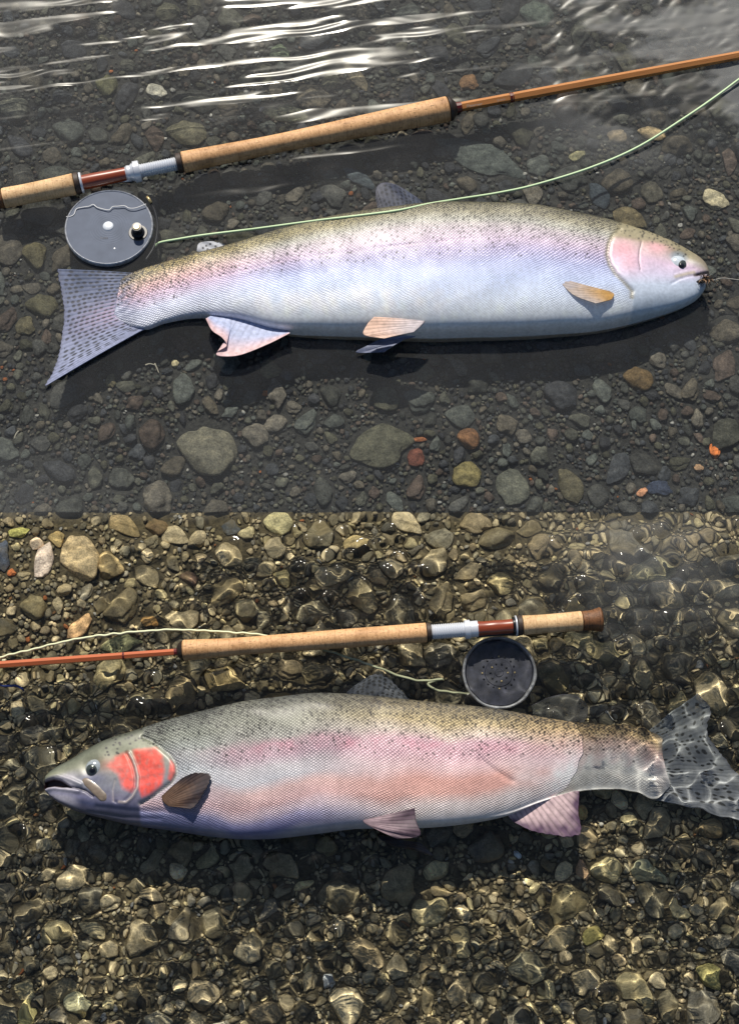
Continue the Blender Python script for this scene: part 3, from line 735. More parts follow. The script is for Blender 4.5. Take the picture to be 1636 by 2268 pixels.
def make_spots(seed, n, xr, dens, rr, forbid=None):
    r = np.random.default_rng(seed); out = []; pts = np.zeros((0, 2)); tries = 0
    while len(out) < n and tries < n * 40:
        tries += 1; x = r.uniform(*xr); s = r.beta(1.0, 2.6)
        if r.uniform() > dens(x, s): continue
        if forbid is not None and forbid(x, s): continue
        q = np.array([x, s * 300])
        if len(pts) and np.min(np.hypot(*(pts - q).T)) < 5.2: continue
        pts = np.vstack([pts, q]); out.append((x, s, r.uniform(*rr), r.uniform(.75, 1.0)))
    return out

# ---- silver fish
K1 = [(268, 620, 252, 702), (282, 610, 290, 722), (302, 602, 325, 728), (340, 589, 368, 713), (437, 563, 440, 701), (532, 538, 522, 708), (637, 508, 620, 733), (728, 487, 720, 741), (847, 469, 847, 744), (952, 458, 952, 746),
      (1063, 457, 1063, 744), (1168, 461, 1165, 741), (1238, 471, 1232, 737), (1343, 493, 1325, 729), (1431, 519, 1405, 712), (1483, 539, 1462, 696), (1520, 557, 1505, 681), (1546, 572, 1538, 664), (1560, 585, 1556, 646), (1568, 600, 1566, 626), (1570, 608, 1570, 615)]
gill1 = [(1366, 526), (1351, 541), (1341, 562), (1337, 590), (1343, 613), (1356, 634), (1376, 652), (1392, 668)]
pre1 = [(1413, 553), (1407, 575), (1405, 600), (1408, 622)]
jaw1 = [(1478, 646), (1498, 634), (1520, 626), (1543, 619), (1569, 607)]
jaw1b = [(1486, 622), (1510, 612), (1535, 606)]
def relief1(X, Y, s, mask=False):
    behind = sm(X + (Y - 600) * 0.0, 1330, 1350)
    if mask:
        d = X - np.interp(Y, [p[1] for p in gill1], [p[0] for p in gill1])
        m = sm(d, 6, -6) * (0.35 + 0.65 * sm(s, 0.62, 0.42)) * sm(s, 0.97, 0.85)
        m = np.maximum(m, 0.85 * sm(X, 620, 420) * sm(d, 6, -6))
        return m * sm(X, 250, 275)
    dg = seg_dist(X, Y, gill1); side_ = X - np.interp(Y, [p[1] for p in gill1], [p[0] for p in gill1])
    z = 0.0016 * sm(side_, -3, 4) * sm(side_, 130, 40) * sm(s, .1, .3) * sm(s, 1, .8) - 0.0012 * np.exp(-(dg / 5.0) ** 2)
    z -= 0.0005 * np.exp(-(seg_dist(X, Y, pre1) / 2.5) ** 2)
    z -= 0.0008 * np.exp(-(seg_dist(X, Y, jaw1) / 2.6) ** 2) + 0.0020 * np.exp(-(seg_dist(X, Y, [(1538, 620), (1569, 607)]) / 2.8) ** 2) + 0.0004 * np.exp(-(seg_dist(X, Y, jaw1b) / 3.0) ** 2)
    z -= 0.0030 * np.exp(-(((X - 1500) / 26) ** 2 + ((Y - 584) / 15) ** 2) ** 1.5)
    z -= 0.0006 * np.exp(-(seg_dist(X, Y, [(330, 640), (333, 665), (350, 690), (372, 700)]) / 7.0) ** 2)
    z += 0.0008 * noise2(X, Y, 170, 61, 2)
    lat = seg_dist(X, Y, [(340, 655), (480, 626), (640, 597), (800, 583), (1045, 560), (1330, 560)])
    z -= 0.0005 * np.exp(-(lat / 1.8) ** 2)
    return z
def color1(X, Y, s):
    wv = 0.016 * noise2(X, Y, 300, 71, 3); q = s + wv
    body = cramp(q, [(0, (78, 76, 60)), (.05, (112, 108, 86)), (.13, (158, 154, 132)), (.2, (182, 182, 172)), (.27, (200, 190, 198)), (.36, (204, 188, 210)), (.44, (188, 182, 216)), (.54, (174, 182, 220)), (.66, (178, 192, 224)), (.8, (200, 212, 232)), (.93, (218, 226, 234)), (1, (214, 218, 222))])  # bluish lower stops: skylight reflection painted into the belly colour
    tail = cramp(q, [(0, (96, 88, 58)), (.1, (166, 148, 100)), (.2, (222, 196, 168)), (.38, (224, 186, 190)), (.55, (208, 188, 212)), (.75, (204, 210, 232)), (1, (206, 212, 226))])
    c = mix(body, tail, sm(X, 640, 400))
    yel = np.exp(-((s - .12) / .07) ** 2) * sm(X, 950, 700); c = mix(c, np.broadcast_to(lin(176, 164, 112), c.shape), yel * .5)
    wh = np.exp(-((s - .82) / .1) ** 2) * sm(X, 450, 600) * sm(X, 1100, 850) * (.5 + .5 * noise2(X, Y, 60, 73, 2)); c = mix(c, np.broadcast_to(lin(232, 232, 238), c.shape), np.clip(wh, 0, .6))
    side_ = X - np.interp(Y, [p[1] for p in gill1], [p[0] for p in gill1])
    hm = sm(side_, -3, 5)
    head = cramp(s + .3 * (X - 1340) / 1500 * 0, [(0, (126, 118, 92)), (.18, (160, 152, 126)), (.26, (196, 190, 186)), (.4, (212, 190, 212)), (.55, (206, 198, 222)), (.7, (200, 212, 232)), (1, (186, 200, 212))])
    pk = np.exp(-(((X - 1372) / 32) ** 2 + ((Y - 572) / 26) ** 2)) + np.exp(-(((X - 1446) / 30) ** 2 + ((Y - 566) / 20) ** 2)) + .5 * np.exp(-(((X - 1385) / 30) ** 2 + ((Y - 610) / 22) ** 2))
    head = mix(head, np.broadcast_to(lin(228, 170, 180), head.shape), np.clip(pk, 0, 1) * .8)
    top = sm(Y - np.interp(X, [1340, 1440, 1500, 1568], [548, 553, 566, 590]), 6, -8); head = mix(head, np.broadcast_to(lin(150, 142, 114), head.shape), top * .85)
    sn = sm(X, 1520, 1560) * sm(s, .6, .3); head = mix(head, np.broadcast_to(lin(150, 138, 126), head.shape), sn * .7)
    c = mix(c, head, hm)
    rim = np.exp(-((side_ + 2) / 5.5) ** 2) * (seg_dist(X, Y, gill1) < 16); c = mix(c, np.broadcast_to(lin(146, 138, 108), c.shape), rim * .75)
    c = mix(c, np.broadcast_to(lin(78, 72, 80), c.shape), np.exp(-(seg_dist(X, Y, pre1) / 1.4) ** 2) * .8)
    c = mix(c, np.broadcast_to(lin(70, 60, 58), c.shape), np.exp(-(seg_dist(X, Y, [(1532, 622), (1545, 618), (1569, 607)]) / 4.0) ** 2) * .95)
    c = mix(c, np.broadcast_to(lin(190, 178, 128), c.shape), np.exp(-(seg_dist(X, Y, [(1488, 630), (1530, 616)]) / 4) ** 2) * .6)
    c = mix(c, np.broadcast_to(lin(150, 164, 176), c.shape), np.clip(1.2 - (((X - 1497) / 22) ** 2 + ((Y - 583) / 15) ** 2), 0, 1) * .8)
    te = sm(X + 8 * noise2(X, Y, 30, 94, 2), 330, 266) * np.clip(.75 + .5 * noise2(X, Y, 16, 88, 2), 0, 1); c = mix(c, np.broadcast_to(lin(132, 138, 164), c.shape), te * .85)
    # speckled scales along the back
    sp = noise2(X * 1.0, Y * 1.6, 13, 74, 2); back = sm(s, .2, .02) * sm(X, 1380, 1300)
    c = c * (1 - (.5 * back * np.clip(sp + .2, 0, 1))[..., None])
    lat = seg_dist(X, Y, [(340, 655), (480, 626), (640, 597), (800, 583), (1045, 560)])
    c = mix(c, np.broadcast_to(lin(226, 200, 224), c.shape), np.exp(-(lat / 1.5) ** 2) * .7)
    return np.clip(c * (1 + .05 * noise2(X, Y, 40, 75, 2))[..., None], 0.003, 0.82)
sp1 = make_spots(5, 1700, (262, 1520), lambda x, s: (x < 1335 or s < .2) * (math.exp(-(s / .2) ** 2) + .14 * (s < .5) + (.35 if x < 420 and s < .7 else 0)) * (1 if x < 1330 else .25), (1.2, 2.7))
F1 = thing('trout', P(850, 600, -0.06), 'silver lilac trout with skylit blue belly lying beneath the green fly line', 'fish')
b1, h1 = fish_body('body', K1, lambda x: 0.005 + 0 * x, lambda x: pl(x, [250, 300, 450, 700, 1000, 1350, 1500, 1570], [.06, .22, .4, .5, .54, .52, .55, .6]), color1, relief1, sp1, 8.2, M_SKIN1, F1)

def tail_col(a, b_, nr, nc, seed, dk=(40, 46, 60), amt=.85):
    def f(U, e, X, Y):
        c = mix(np.broadcast_to(lin(*a), U.shape + (3,)), np.broadcast_to(lin(*b_), U.shape + (3,)), np.clip(U + .1 * noise2(X, Y, 80, seed, 2), 0, 1))
        c = c * ray_dark(U, nr, .35)[..., None]
        c = mix(c, np.broadcast_to(lin(*dk), c.shape), dashes(U, e, nr, nc, seed, amt, .93, .06, .93) * .9)
        edge = sm(e, .93, 1.0); c = mix(c, np.broadcast_to(lin(96, 96, 116), c.shape), edge * .5)
        return c
    return f
fin('tail_fin', [(300, 606), (284, 625), (276, 650), (274, 680), (284, 702), (312, 718), (352, 712)],
    [(124, 596), (130, 622), (138, 660), (141, 700), (136, 750), (124, 805), (97, 858)], 26,
    lambda U, e, X, Y: mix(tail_col((72, 84, 112), (150, 158, 190), 26, 11, 3)(U, e, X, Y), np.broadcast_to(lin(206, 176, 206), U.shape + (3,)), .55 * np.exp(-((U - .5) / .14) ** 2) * (1 - e) * (np.abs(np.cos(26 * math.pi * U)) > .5)),
    0.0045, 0.0040, F1, NU=240, NV=120, wob=0.0008, seed=3, bend=0.03, ragged=0.012)
fin('dorsal_fin', [(838, 474), (870, 471), (905, 466), (950, 459)], [(831, 436), (834, 416), (847, 405), (876, 409), (912, 430), (949, 455)], 13,
    tail_col((92, 94, 108), (70, 84, 112), 13, 7, 9), 0.0, 0.001, F1, M_FINC, seed=5)
fin('adipose_fin', [(443, 565), (470, 560), (505, 548)], [(436, 557), (440, 540), (458, 535), (480, 536), (506, 545)], 2,
    lambda U, e, X, Y: mix(np.broadcast_to(lin(168, 172, 180), U.shape + (3,)), np.broadcast_to(lin(44, 46, 54), U.shape + (3,)), (np.minimum.reduce([np.hypot(X - a, Y - b_) for a, b_ in ((457, 545), (466, 541), (478, 546), (460, 553), (450, 550))]) < 2.6) * .9),
    0.0, 0.002, F1, seed=2, ridge=0.0002)
def anal1(U, e, X, Y):
    c = mix(np.broadcast_to(lin(172, 182, 214), U.shape + (3,)), np.broadcast_to(lin(214, 182, 184), U.shape + (3,)), sm(e, .35, .95))
    return c * ray_dark(U, 13, .2)[..., None]
fin('anal_fin', [(468, 700), (530, 706), (590, 724), (640, 735)], [(456, 706), (470, 732), (492, 748), (502, 766), (481, 780), (486, 789), (530, 787), (590, 764), (642, 738)], 13, anal1, 0.007, 0.020, F1, seed=7, NU=220)
peach = lambda a, b_, n: (lambda U, e, X, Y: mix(np.broadcast_to(lin(*a), U.shape + (3,)), np.broadcast_to(lin(*b_), U.shape + (3,)), sm(e, .1, .9)) * ray_dark(U, n, .4)[..., None])
zp = h1(880, 715)
fin('pelvic_fin', [(941, 712), (930, 724), (916, 736)], [(828, 702), (812, 720), (806, 742), (850, 750)], 9, peach((206, 196, 200), (222, 186, 166), 9), zp + .0006, h1(830, 715) + .0008, F1, seed=8, bend=.04, wob=.0005)
fin('pelvic_fin', [(945, 738), (925, 744), (905, 746)], [(840, 752), (812, 766), (789, 781), (850, 780)], 9, peach((150, 158, 186), (110, 118, 144), 9), .006, .008, F1, seed=9, bend=.05)
zq = h1(1340, 655)
fin('pectoral_fin', [(1350, 646), (1359, 653), (1354, 663)], [(1228, 612), (1250, 637), (1274, 656), (1318, 672)], 10, peach((216, 168, 92), (206, 190, 180), 10), zq + .0006, h1(1262, 640) + .0010, F1, M_FINC, seed=11, bend=-.04, wob=.0004)
e_ = dome('eye', 1500, 582, 18, h1(1504, 600) - .0008, .0042, M_EYE1, b1 if False else F1, sy=.95)
dome('iris', 1507, 585, 12, h1(1504, 600) + .0004, .0032, M_IRIS, e_)
dome('pupil', 1508, 588, 7, h1(1504, 600) + .0022, .0018, M_PUPIL, e_)

# ---- rosy fish
K2 = [(1462, 1636, 1482, 1742), (1448, 1624, 1462, 1762), (1425, 1613, 1436, 1764), (1380, 1605, 1385, 1749), (1320, 1604, 1312, 1750), (1273, 1600, 1264, 1757), (1203, 1590, 1195, 1778), (1133, 1577, 1125, 1805), (1063, 1567, 1055, 1820), (969, 1558, 969, 1830), (882, 1549, 882, 1833),
      (790, 1540, 790, 1834), (700, 1537, 700, 1845), (613, 1546, 613, 1855), (532, 1557, 532, 1857), (450, 1576, 450, 1849), (370, 1596, 370, 1837), (300, 1619, 300, 1828), (237, 1639, 228, 1812), (195, 1660, 172, 1797), (155, 1684, 136, 1781), (124, 1700, 114, 1766), (106, 1714, 102, 1753), (99, 1727, 98, 1742)]
gill2 = [(322, 1637), (345, 1649), (366, 1667), (384, 1683), (396, 1702), (398, 1722), (388, 1740), (366, 1755), (342, 1772), (316, 1786)]
pre2 = [(292, 1674), (300, 1688), (308, 1708), (313, 1730), (312, 1752), (300, 1772), (286, 1783), (270, 1782)]
cheek2 = [(258, 1780), (257, 1755), (262, 1735)]
mouth2 = [(95, 1733), (108, 1729), (122, 1727), (138, 1731), (152, 1740), (162, 1747), (142, 1747), (124, 1744), (108, 1745), (95, 1750)]
line2 = [(158, 1746), (178, 1750), (196, 1756), (212, 1768)]
def relief2(X, Y, s, mask=False):
    side_ = np.interp(Y, [p[1] for p in gill2], [p[0] for p in gill2]) - X
    if mask:
        return sm(side_, 4, -8) * sm(s, 1.0, .88) * sm(s, 0, .05) * sm(X, 1490, 1455) * (0.5 + 0.5 * np.clip(sm(s, .55, .42) + sm(s, .72, .8), 0, 1))
    z = 0.0028 * sm(side_, -3, 3) * sm(side_, 120, 40) * sm(s, .1, .3) * sm(s, 1, .8) - 0.0022 * np.exp(-(seg_dist(X, Y, gill2) / 4) ** 2)
    z += 0.0020 * np.exp(-(seg_dist(X, Y, pre2) / 3.0) ** 2) - 0.0016 * np.exp(-(seg_dist(X + 6, Y, pre2) / 3.0) ** 2)
    z -= 0.0010 * np.exp(-(seg_dist(X, Y, cheek2) / 2.5) ** 2)
    z -= 0.010 * soft(X, Y, mouth2, 6.0); z -= 0.0030 * np.exp(-(seg_dist(X, Y, line2) / 2.6) ** 2)
    z += 0.0022 * np.exp(-(seg_dist(X, Y, [(104, 1751), (122, 1748), (150, 1752), (180, 1757)]) / 5.0) ** 2)
    z += 0.0022 * np.exp(-(seg_dist(X, Y, [(104, 1722), (130, 1719), (160, 1730), (185, 1742)]) / 5.0) ** 2)
    z -= 0.0032 * np.exp(-(((X - 208) / 22) ** 2 + ((Y - 1703) / 20) ** 2) ** 1.5)
    z -= 0.0012 * np.exp(-(seg_dist(X, Y, [(220, 1790), (300, 1800), (380, 1802)]) / 5.0) ** 2) + 0.0010 * np.exp(-(seg_dist(X, Y, [(200, 1800), (280, 1814), (360, 1818)]) / 4.0) ** 2)
    z += 0.0010 * noise2(X, Y, 190, 62, 2)
    z -= 0.011 * (s - .25) * sm(X, 1000, 1260) * sm(X, 1480, 1400)
    fold = np.exp(-(seg_dist(X, Y, [(1060, 1690), (1090, 1712), (1130, 1735)]) / 6) ** 2) ; z -= 0.0016 * fold
    return z
def color2(X, Y, s):
    q = s + 0.03 * noise2(X, Y, 260, 81, 4) + 0.03 * sm(X, 900, 1300) * 0
    A = cramp(q, [(0, (84, 86, 84)), (.06, (116, 118, 108)), (.2, (152, 154, 142)), (.3, (166, 166, 160)), (.36, (186, 162, 170)), (.44, (186, 162, 174)), (.52, (174, 172, 178)), (.6, (174, 176, 184)), (.68, (200, 170, 168)), (.78, (202, 168, 170)), (.84, (206, 188, 200)), (.9, (150, 148, 186)), (.95, (98, 100, 142)), (1, (150, 150, 166))])
    B = cramp(q, [(0, (90, 86, 74)), (.07, (140, 128, 98)), (.18, (204, 186, 142)), (.27, (218, 202, 186)), (.34, (216, 180, 190)), (.45, (212, 176, 186)), (.56, (208, 176, 178)), (.65, (208, 158, 148)), (.76, (212, 164, 154)), (.86, (220, 208, 206)), (1, (206, 204, 206))])
    Cc = cramp(q, [(0, (128, 112, 84)), (.13, (236, 206, 156)), (.3, (242, 204, 192)), (.5, (242, 220, 222)), (.7, (244, 236, 238)), (1, (242, 238, 236))])  # pale skin of the tail end, brightened against dimmer light under water
    c = mix(A, B, sm(X, 620, 960)); c = mix(c, Cc, sm(X + 30 * noise2(X, Y, 90, 89, 2), 1060, 1300))
    fr = sm(X, 560, 420); c = mix(c, cramp(q, [(0, (84, 88, 84)), (.2, (136, 142, 132)), (.5, (156, 166, 172)), (.68, (178, 174, 186)), (.8, (196, 170, 178)), (.88, (110, 116, 156)), (1, (84, 88, 118))]), fr * .85)
    pnk = np.exp(-((s - .38) / .05) ** 2) * sm(X, 400, 640) * sm(X, 1300, 1050); c = mix(c, np.broadcast_to(lin(210, 128, 152), c.shape), pnk * (.14 + .25 * noise2(X, Y, 50, 83, 3)).clip(0, 1))
    side_ = np.interp(Y, [p[1] for p in gill2], [p[0] for p in gill2]) - X; hm = sm(side_, -3, 4)
    head = cramp(s, [(0, (70, 74, 66)), (.15, (112, 116, 98)), (.3, (140, 142, 124)), (.45, (138, 138, 134)), (.62, (128, 130, 142)), (.75, (108, 106, 128)), (.86, (62, 68, 98)), (1, (96, 92, 104))])
    red = np.maximum(soft(X, Y, [(300, 1668), (352, 1664), (366, 1684), (371, 1716), (366, 1746), (345, 1764), (322, 1772), (314, 1752), (314, 1722), (308, 1700)], 9),
                     soft(X, Y, [(262, 1682), (288, 1672), (296, 1688), (305, 1716), (306, 1750), (298, 1760), (280, 1752), (270, 1722), (246, 1702)], 12))
    red = np.maximum(red, .75 * soft(X, Y, [(384, 1690), (395, 1702), (397, 1722), (385, 1738), (378, 1734), (382, 1712)], 5))
    head = mix(head, np.broadcast_to(lin(224, 76, 62), head.shape) * (1 + .28 * noise2(X, Y, 34, 84, 4))[..., None], np.clip(red * (.93 - .3 * np.clip(noise2(X, Y, 18, 85, 2), 0, 1)), 0, 1))
    head = mix(head, np.broadcast_to(lin(176, 96, 84), head.shape), .5 * np.exp(-(((X - 248) / 22) ** 2 + ((Y - 1700) / 14) ** 2)))
    head = mix(head, np.broadcast_to(lin(184, 180, 192), head.shape), .75 * sm(X, 190, 150) * sm(s, .25, .45) * sm(s, .98, .9))
    head = mix(head, np.broadcast_to(lin(96, 100, 132), head.shape), .7 * np.exp(-(((X - 212) / 34) ** 2 + ((Y - 1728) / 12) ** 2)))
    head = mix(head, np.broadcast_to(lin(110, 112, 146), head.shape), .5 * np.exp(-(seg_dist(X, Y, [(115, 1757), (150, 1762), (200, 1772)]) / 5) ** 2))
    head = mix(head, np.broadcast_to(lin(196, 184, 176), head.shape), .85 * np.exp(-(seg_dist(X, Y, pre2) / 2.0) ** 2) + .35 * np.exp(-(seg_dist(X, Y, cheek2) / 1.8) ** 2))
    head = mix(head, np.broadcast_to(lin(40, 44, 60), head.shape), .6 * np.exp(-(seg_dist(X, Y, [(220, 1792), (300, 1803), (400, 1806)]) / 7) ** 2))
    head = mix(head, np.broadcast_to(lin(38, 20, 24), head.shape), np.clip(soft(X, Y, mouth2, 3) * 1.0, 0, 1))
    head = mix(head, np.broadcast_to(lin(50, 46, 66), head.shape), .8 * np.exp(-(seg_dist(X, Y, line2) / 2.0) ** 2))
    c = mix(c, head, hm)
    rim = np.exp(-(seg_dist(X, Y, gill2) / 3.0) ** 2); c = mix(c, np.broadcast_to(lin(166, 170, 160), c.shape), rim * .6)
    sp = noise2(X * 1.0, Y * 1.5, 15, 86, 2); back = sm(s, .22, .02) * hm * 0 + sm(s, .24, .04) * sm(X, 330, 460)
    c = c * (1 - (.42 * back * np.clip(sp + .2, 0, 1))[..., None])
    te = sm(X, 1435, 1482) * np.clip(.75 + .5 * noise2(X, Y, 18, 90, 2), 0, 1); c = mix(c, np.broadcast_to(lin(160, 162, 168), c.shape), te * .8)
    scar = np.exp(-(seg_dist(X, Y, [(822, 1566), (832, 1556), (842, 1560), (838, 1576)]) / 3.5) ** 2) + np.exp(-(seg_dist(X, Y, [(818, 1580), (822, 1592)]) / 2.5) ** 2)
    c = mix(c, np.broadcast_to(lin(56, 46, 40), c.shape), np.clip(scar, 0, 1) * .75)
    return np.clip(c * (1 + .05 * noise2(X, Y, 36, 87, 2))[..., None], 0.003, 0.82)
sp2 = make_spots(6, 1150, (230, 1450), lambda x, s: (x > 400 or s < .25) * (math.exp(-(s / .22) ** 2) * (1.2 if x > 700 else .8) + .10 * (s < .5)) * (1 if x > 330 else .2), (1.5, 3.1))
F2 = thing('trout', P(760, 1700, -0.06), 'bigger rosy trout with red cheek and half open jaw', 'fish')
b2, h2 = fish_body('body', K2, lambda x: 0.010 - 0.040 * sm(x, 1110, 1460), lambda x: pl(x, [95, 130, 200, 330, 700, 1000, 1250, 1400, 1480], [.6, .58, .55, .5, .52, .5, .42, .3, .07]), color2, relief2, sp2, 9.0, M_SKIN2, F2)
def murky(a, b_, n, nr=20, nc=9, seed=4, amt=.6):
    g = tail_col(a, b_, nr, nc, seed, (44, 46, 46), amt); return g
ft = fin('tail_fin', [(1436, 1617), (1446, 1634), (1452, 1660), (1456, 1690), (1458, 1720), (1456, 1748), (1436, 1764)],
    [(1548, 1536), (1572, 1566), (1566, 1604), (1582, 1650), (1622, 1700), (1672, 1760), (1700, 1836)], 24, murky((142, 148, 152), (184, 188, 196), 24, 26, 12, 14, .4),
    -0.036, -0.03, F2, M_FINC, NU=280, NV=150, seed=13, bend=-0.03, ragged=.012)
fin('dorsal_fin', [(762, 1544), (810, 1546), (860, 1551), (905, 1556)], [(770, 1532), (800, 1506), (832, 1490), (860, 1502), (885, 1525), (908, 1552)], 13, murky((92, 98, 112), (140, 146, 156), 13, 13, 7, 15, .7), -0.012, -0.012, F2, M_FINC, seed=15, ragged=.04)
fin('adipose_fin', [(1180, 1589), (1225, 1596), (1280, 1606)], [(1176, 1560), (1205, 1544), (1262, 1540), (1300, 1560), (1292, 1600)], 3, murky((84, 86, 80), (110, 108, 104), 3, 6, 4, 16, .3), -0.03, -0.026, F2, M_FINC, seed=16, ridge=.0002)
dark_fin = lambda a, b_, n: (lambda U, e, X, Y: mix(np.broadcast_to(lin(*a), U.shape + (3,)), np.broadcast_to(lin(*b_), U.shape + (3,)), np.clip(sm(e, .2, .95) + .15 * noise2(X, Y, 30, n, 2), 0, 1)) * ray_dark(U, n, .55)[..., None])
z3 = h2(370, 1760)
fin('pectoral_fin', [(358, 1764), (362, 1776), (374, 1786)], [(405, 1722), (432, 1711), (462, 1713), (468, 1724), (455, 1752), (436, 1782), (424, 1792)], 12, dark_fin((98, 74, 58), (54, 46, 50), 12), h2(364, 1778) + .002, h2(440, 1740) + .005, F2, seed=17, NU=200, bend=-.06, ragged=.02)
z4 = h2(830, 1810)
fin('pelvic_fin', [(803, 1816), (806, 1822), (815, 1828)], [(918, 1789), (921, 1818), (929, 1851), (880, 1858)], 11, dark_fin((150, 128, 136), (84, 68, 80), 11), z4 + .001, z4 + .004, F2, seed=18, NU=200, bend=.05)
fin('pelvic_fin', [(836, 1850), (840, 1856), (846, 1862)], [(930, 1868), (956, 1890), (955, 1894), (900, 1880)], 8, dark_fin((70, 66, 70), (110, 104, 108), 8), -.022, -.03, F2, seed=19)
fin('anal_fin', [(1118, 1798), (1160, 1786), (1215, 1768), (1272, 1752)], [(1135, 1820), (1180, 1842), (1225, 1852), (1262, 1855), (1287, 1847), (1281, 1800), (1282, 1752)], 14, dark_fin((214, 188, 190), (98, 76, 98), 14), 0.003, 0.003, F2, seed=20, NU=260, ragged=.03)
e_ = dome('eye', 209, 1701, 19, h2(209, 1722) - .003, .0055, M_EYE, F2, sy=1.0)
dome('iris', 205, 1704, 13.5, h2(209, 1722) - .0004, .0038, M_IRIS, e_)
dome('pupil', 205, 1706, 7.5, h2(209, 1722) + .0020, .002, M_PUPIL, e_)
jb = spline(np.array([(178, 1727), (196, 1734), (214, 1748), (228, 1762), (237, 1771)], float), 24)
jz = np.array([h2(a, b_) for a, b_ in jb]); jp = P(jb[:, 0], jb[:, 1], jz - .0006)
tp = np.interp(np.linspace(0, 1, 24), [0, .15, .6, .9, 1], [.25, .8, 1, .9, .5])
V, F = tube(jp, 12.5 * pxs(200, 1750), 14, tp); V[:, 2] = (V[:, 2] - np.repeat(np.r_[jp[0, 2], jp[:, 2], jp[-1, 2]], 14)) * .32 + np.repeat(np.r_[jp[0, 2], jp[:, 2], jp[-1, 2]], 14)
link('jaw_bone', raw_mesh('jaw_bone', V, F), M_JAW, F2)

# ------------------------------------------------------------------ rods
def lathe(name, ax, prof, z, mat, parent, seg=40, smooth=True, ridges=None):
    """ax: (x0, y0, x1, y1) axis on the picture; prof: (x, radius) along it"""
    x0, y0, x1, y1 = ax; yy = lambda x: y0 + (y1 - y0) * (np.asarray(x, float) - x0) / (x1 - x0)
    A = P(x0, y0, z); B = P(x1, y1, z); d = (B - A) / np.linalg.norm(B - A)
    xs_ = np.array([p[0] for p in prof], float); rs = np.array([p[1] for p in prof], float)
    C0 = P(xs_, yy(xs_), z); al = (C0 - A) @ d; C0 = A + al[:, None] * d
    s = np.array([pxs(x, yy(x)) for x in xs_]) / math.sqrt(1 + 0); r = rs * s
    n = np.cross(d, [0, 0, 1]); n /= np.linalg.norm(n); u = np.array([0, 0, 1.0])
    th = np.linspace(0, 2 * math.pi, seg, endpoint=False) + (math.pi / seg)
    V = C0[:, None] + r[:, None, None] * (n * np.cos(th)[:, None] + u * np.sin(th)[:, None])[None]
    V = np.concatenate([np.repeat(C0[:1, None], seg, 1), V, np.repeat(C0[-1:, None], seg, 1)], 0)
    me = raw_mesh(name, V, grid_faces(len(V), seg, True), smooth)
    aa = np.r_[al[0], al, al[-1]]; attr_f(me, 'al', np.repeat(aa, seg) + .5); attr_f(me, 'ar', np.tile(np.abs(np.linspace(-1, 1, seg)), len(V)))
    bm = bmesh.new(); bm.from_mesh(me); bmesh.ops.recalc_face_normals(bm, faces=bm.faces[:])
    if smooth:
        for e in bm.edges:
            if len(e.link_faces) == 2 and e.calc_face_angle(0) > 0.6: e.smooth = False
    bm.to_mesh(me); bm.free()
    return link(name, me, mat, parent)
def dense(prof, step=3.0):
    x = [p[0] for p in prof]; r = [p[1] for p in prof]; n = max(2, int(abs(x[-1] - x[0]) / step))
    p = spline(np.array(prof, float), n); return [(a, b_) for a, b_ in p]
def thread_prof(x0, x1, r, pitch=5.0, depth=1.6):
    xs_ = np.arange(x0, x1, pitch / 6); return [(a, r - depth * (0.5 + 0.5 * math.cos(2 * math.pi * a / pitch))) for a in xs_]
def capped(prof, c=1.5):
    (a, ra), (b_, rb) = prof[0], prof[-1]; s = 1 if b_ > a else -1
    return [(a, max(ra - 2 * c, ra * .6))] + [(a + s * c, ra)] + prof[1:-1] + [(b_ - s * c, rb)] + [(b_, max(rb - 2 * c, rb * .6))]

AX1 = (8, 440, 1008, 239); Z1 = 0.0035
R1 = thing('fly_rod', P(500, 340, Z1), 'split cane fly rod whose line and wraps run off the upper right edge', 'fishing rod')
lathe('butt_cap', AX1, capped([(-8, 20), (8, 22)]), Z1, M_BURL, R1)
lathe('butt_grip', AX1, capped([(8, 22.5)] + dense([(14, 23), (60, 22.2), (120, 23.2), (164, 24.5)]) + [(166, 24.5)]), Z1, M_CORK2, R1)
lathe('cork_ring', AX1, capped([(166, 25), (178, 24.5)]), Z1, M_RUBBER, R1)
lathe('hood_ring', AX1, capped([(178.5, 24), (184, 23)], .8), Z1, M_STEEL, R1)
lathe('reel_seat', AX1, dense([(184, 16.5), (210, 16.5), (250, 15.5), (280, 15)]), Z1, M_WOOD, R1)
lathe('sliding_hood', AX1, capped([(278, 15), (284, 18), (290, 17), (296, 21), (310, 21)], 1), Z1, M_STEEL, R1)
lathe('locking_ring', AX1, capped([(297, 24), (311, 24)], 1), Z1 + .001, M_STEEL, R1)
lathe('screw_thread', AX1, thread_prof(311, 392, 15.5), Z1, M_STEEL, R1)
lathe('cork_ring', AX1, capped([(391, 22), (404, 23)]), Z1, M_RUBBER, R1)
lathe('fore_grip', AX1, capped([(404, 24)] + dense([(410, 24), (500, 22), (600, 20.5), (700, 22), (820, 25), (920, 27.5), (980, 28.5), (990, 28.5)]) + [(992, 28)]), Z1, M_CORK, R1, seg=56)
lathe('winding_check', AX1, capped([(992, 28), (998, 27), (1004, 20), (1010, 14)], .8), Z1, M_CHECK, R1)
AX1b = (1008, 239, 1700, 110.5)
lathe('thread_wrap', AX1b, [(1008, 12), (1021, 11.6)], Z1, M_WRAP, R1, 12, False)
lathe('rod_blank', AX1b, [(1016, 10.4), (1200, 10.4), (1400, 10.0), (1700, 9.4)], Z1, M_BAMBOO, R1, 6, False)
lathe('thread_wrap', AX1b, [(1128, 11.4), (1133, 11.4)], Z1, M_WRAP, R1, 12, False)
lathe('thread_wrap', AX1b, [(1134.5, 11.4), (1136, 11.4)], Z1, M_WRAP, R1, 12, False)

